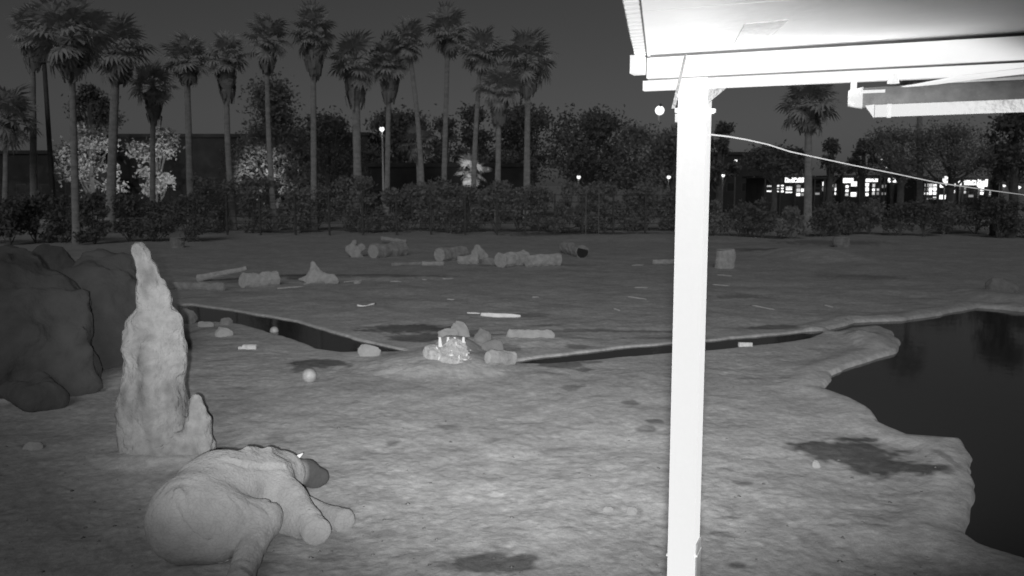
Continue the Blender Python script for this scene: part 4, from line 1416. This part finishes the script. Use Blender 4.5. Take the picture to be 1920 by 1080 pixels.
shop(1430, 1515, 334, 372, 128, 'lit low shop whose three small bright windows glow left of the lone palm',
     [(1437, 346, 1447, 360, 'lit_mid'), (1453, 345, 1470, 361, 'lit'), (1472, 348, 1486, 362, 'lit'), (1492, 345, 1510, 368, 'lit_low')], [(1472, 333, 1507, 342)])
shop(1522, 1576, 336, 372, 130, 'faintly lit shop partly hidden by the lone palm trunk',
     [(1526, 345, 1538, 366, 'lit_low'), (1540, 340, 1548, 368, 'lit_mid'), (1556, 344, 1572, 366, 'lit_low')], [])
shop(1578, 1665, 333, 372, 128, 'lit shop with tall bright windows under a glowing eave',
     [(1582, 346, 1592, 368, 'lit_mid'), (1594, 340, 1607, 369, 'lit'), (1612, 342, 1630, 368, 'lit'), (1634, 344, 1650, 366, 'lit_mid'), (1652, 346, 1662, 366, 'lit_low')], [(1581, 334, 1600, 343), (1615, 335, 1646, 341)])
shop(1668, 1726, 335, 372, 131, 'dimmer shop with a long bright strip lamp along its eave',
     [(1670, 346, 1690, 372, 'lit_low'), (1694, 344, 1708, 372, 'lit_low'), (1711, 346, 1722, 372, 'lit_mid')], [(1650, 334, 1700, 342)])
shop(1729, 1796, 338, 378, 122, 'brightest shop front with two arched glowing bays',
     [(1732, 343, 1757, 366, 'lit'), (1733, 367, 1756, 374, 'lit_mid'), (1760, 341, 1775, 374, 'lit'), (1777, 341, 1792, 374, 'lit')], [])
shop(1798, 1868, 338, 372, 128, 'shop with bright lamps over its narrow windows beside the dark pole',
     [(1802, 350, 1812, 370, 'lit_low'), (1815, 352, 1826, 370, 'lit_low'), (1836, 342, 1846, 366, 'lit'), (1850, 358, 1858, 368, 'lit_mid')], [(1797, 338, 1830, 347), (1833, 336, 1852, 350)])


def lamp(u, v, d, Y, label, pole='pole', mat='lamp', group=None, name='street_lamp'):
    p = at(u, v, Y); r = d * Y / F / 2
    t = thing(name, label, 'street lamp', (p.x, Y, 0), group)
    MB().tube([(p.x, Y + r, -.3), (p.x, Y + r, p.z * .6), (p.x, Y + r, p.z)], [.14, .11, .08], 8).build('pole', M[pole], t, smooth=True)
    MB().tube([(p.x, Y + r + .1, p.z + r), (p.x, Y - r, p.z + r * 1.05)], [.06, .1 + r * .2], 8).build('hood', M['pole'], t)
    o = sphere(r, 14, 8).build('lamp_globe', M[mat], t, smooth=True)
    o.matrix_parent_inverse = Matrix(); o.location = (0, 0, p.z)
    return t


lamp(716, 242, 9, 108, 'round street lamp on a pale pole in front of the round dark tree', 'pole_pale')
lamp(1237, 207, 17, 128, 'tall mast lamp shining over the trees beside the white post')
lamp(1085, 332, 7, 118, 'single low lamp glowing over the bushes right of the palm row')
lamp(1254, 332, 7, 118, 'low lamp just left of the white post')
lamp(1243, 330, 3, 122, 'fainter lamp next to the low lamp left of the post', mat='lamp_dim')
lamp(1356, 329, 6, 120, 'small lamp just right of the white post')
lamp(1380, 301, 5, 135, 'small high lamp over the pale-edged building')
lamp(1654, 298, 5, 118, 'higher of two small lamps beneath the cable')
lamp(1661, 313, 5, 112, 'lower of two small lamps where the cable passes')
lamp(1775, 337, 14, 118, 'bright lamp above the arched glowing bays')
lamp(1803, 343, 10, 124, 'bright lamp at the corner of the last shop')
lamp(1840, 345, 16, 120, 'large bright lamp beside the dark pole')
lamp(1883, 348, 5, 110, 'small lamp just right of the dark pole')
lamp(1911, 351, 6, 110, 'small lamp beside the tall dark edge tree')

q = at(1873, 272, 84)
tag(MB().tube([(q.x, 84, -.3), (q.x - .05, 84, q.z * .5), (q.x - .1, 84, q.z)], [.33, .3, .28], 10).build('utility_pole', M['fence'], smooth=True), 'bare dark pole standing before the tall edge tree', 'pole')
q = at(82, 104, 96)
t = thing('utility_pole', 'thin straight dark utility pole beside the slender palm at the dark low building', 'pole', (q.x, 96, 0))
MB().tube([(q.x, 96, -.3), (q.x, 96, q.z)], [.3, .22], 10).build('shaft', M['fence'], t, smooth=True)
MB().box((q.x - 1.0, 95.6, q.z - .8), (q.x + 1.0, 95.75, q.z - .65)).build('crossarm', M['fence'], t)


def floodlight(u, v, Y, target, power, size, label):
    p = at(u, v, Y)
    t = thing('floodlight', label, 'floodlight', (p.x, Y, 0))
    MB().tube([(p.x, Y, -.3), (p.x, Y, p.z)], [.07, .06], 8).build('pole', M['fence'], t)
    MB().box((p.x - .25, Y - .12, p.z), (p.x + .25, Y + .12, p.z + .3)).build('housing', M['fence'], t)
    l = bpy.data.lights.new('floodlight_beam', 'SPOT'); l.energy = power; l.spot_size = R(size); l.spot_blend = .6; l.shadow_soft_size = .1
    o = bpy.data.objects.new('floodlight_beam', l); COL.objects.link(o)
    o.location = (p.x, Y + .2, p.z + .15)
    o.rotation_euler = (Vector(target) - o.location).to_track_quat('-Z', 'Y').to_euler()


floodlight(225, 345, 102, at(165, 318, 112), 5200, 70, 'short floodlight pole between the two lit trees')
floodlight(318, 350, 102, at(287, 312, 112), 5200, 62, 'short floodlight pole right of the second lit tree')
floodlight(466, 350, 102, at(505, 330, 112), 4200, 64, 'short floodlight pole at the foot of the pine')
floodlight(866, 352, 101, at(884, 325, 106), 1300, 60, 'short floodlight pole beside the lit low palm')
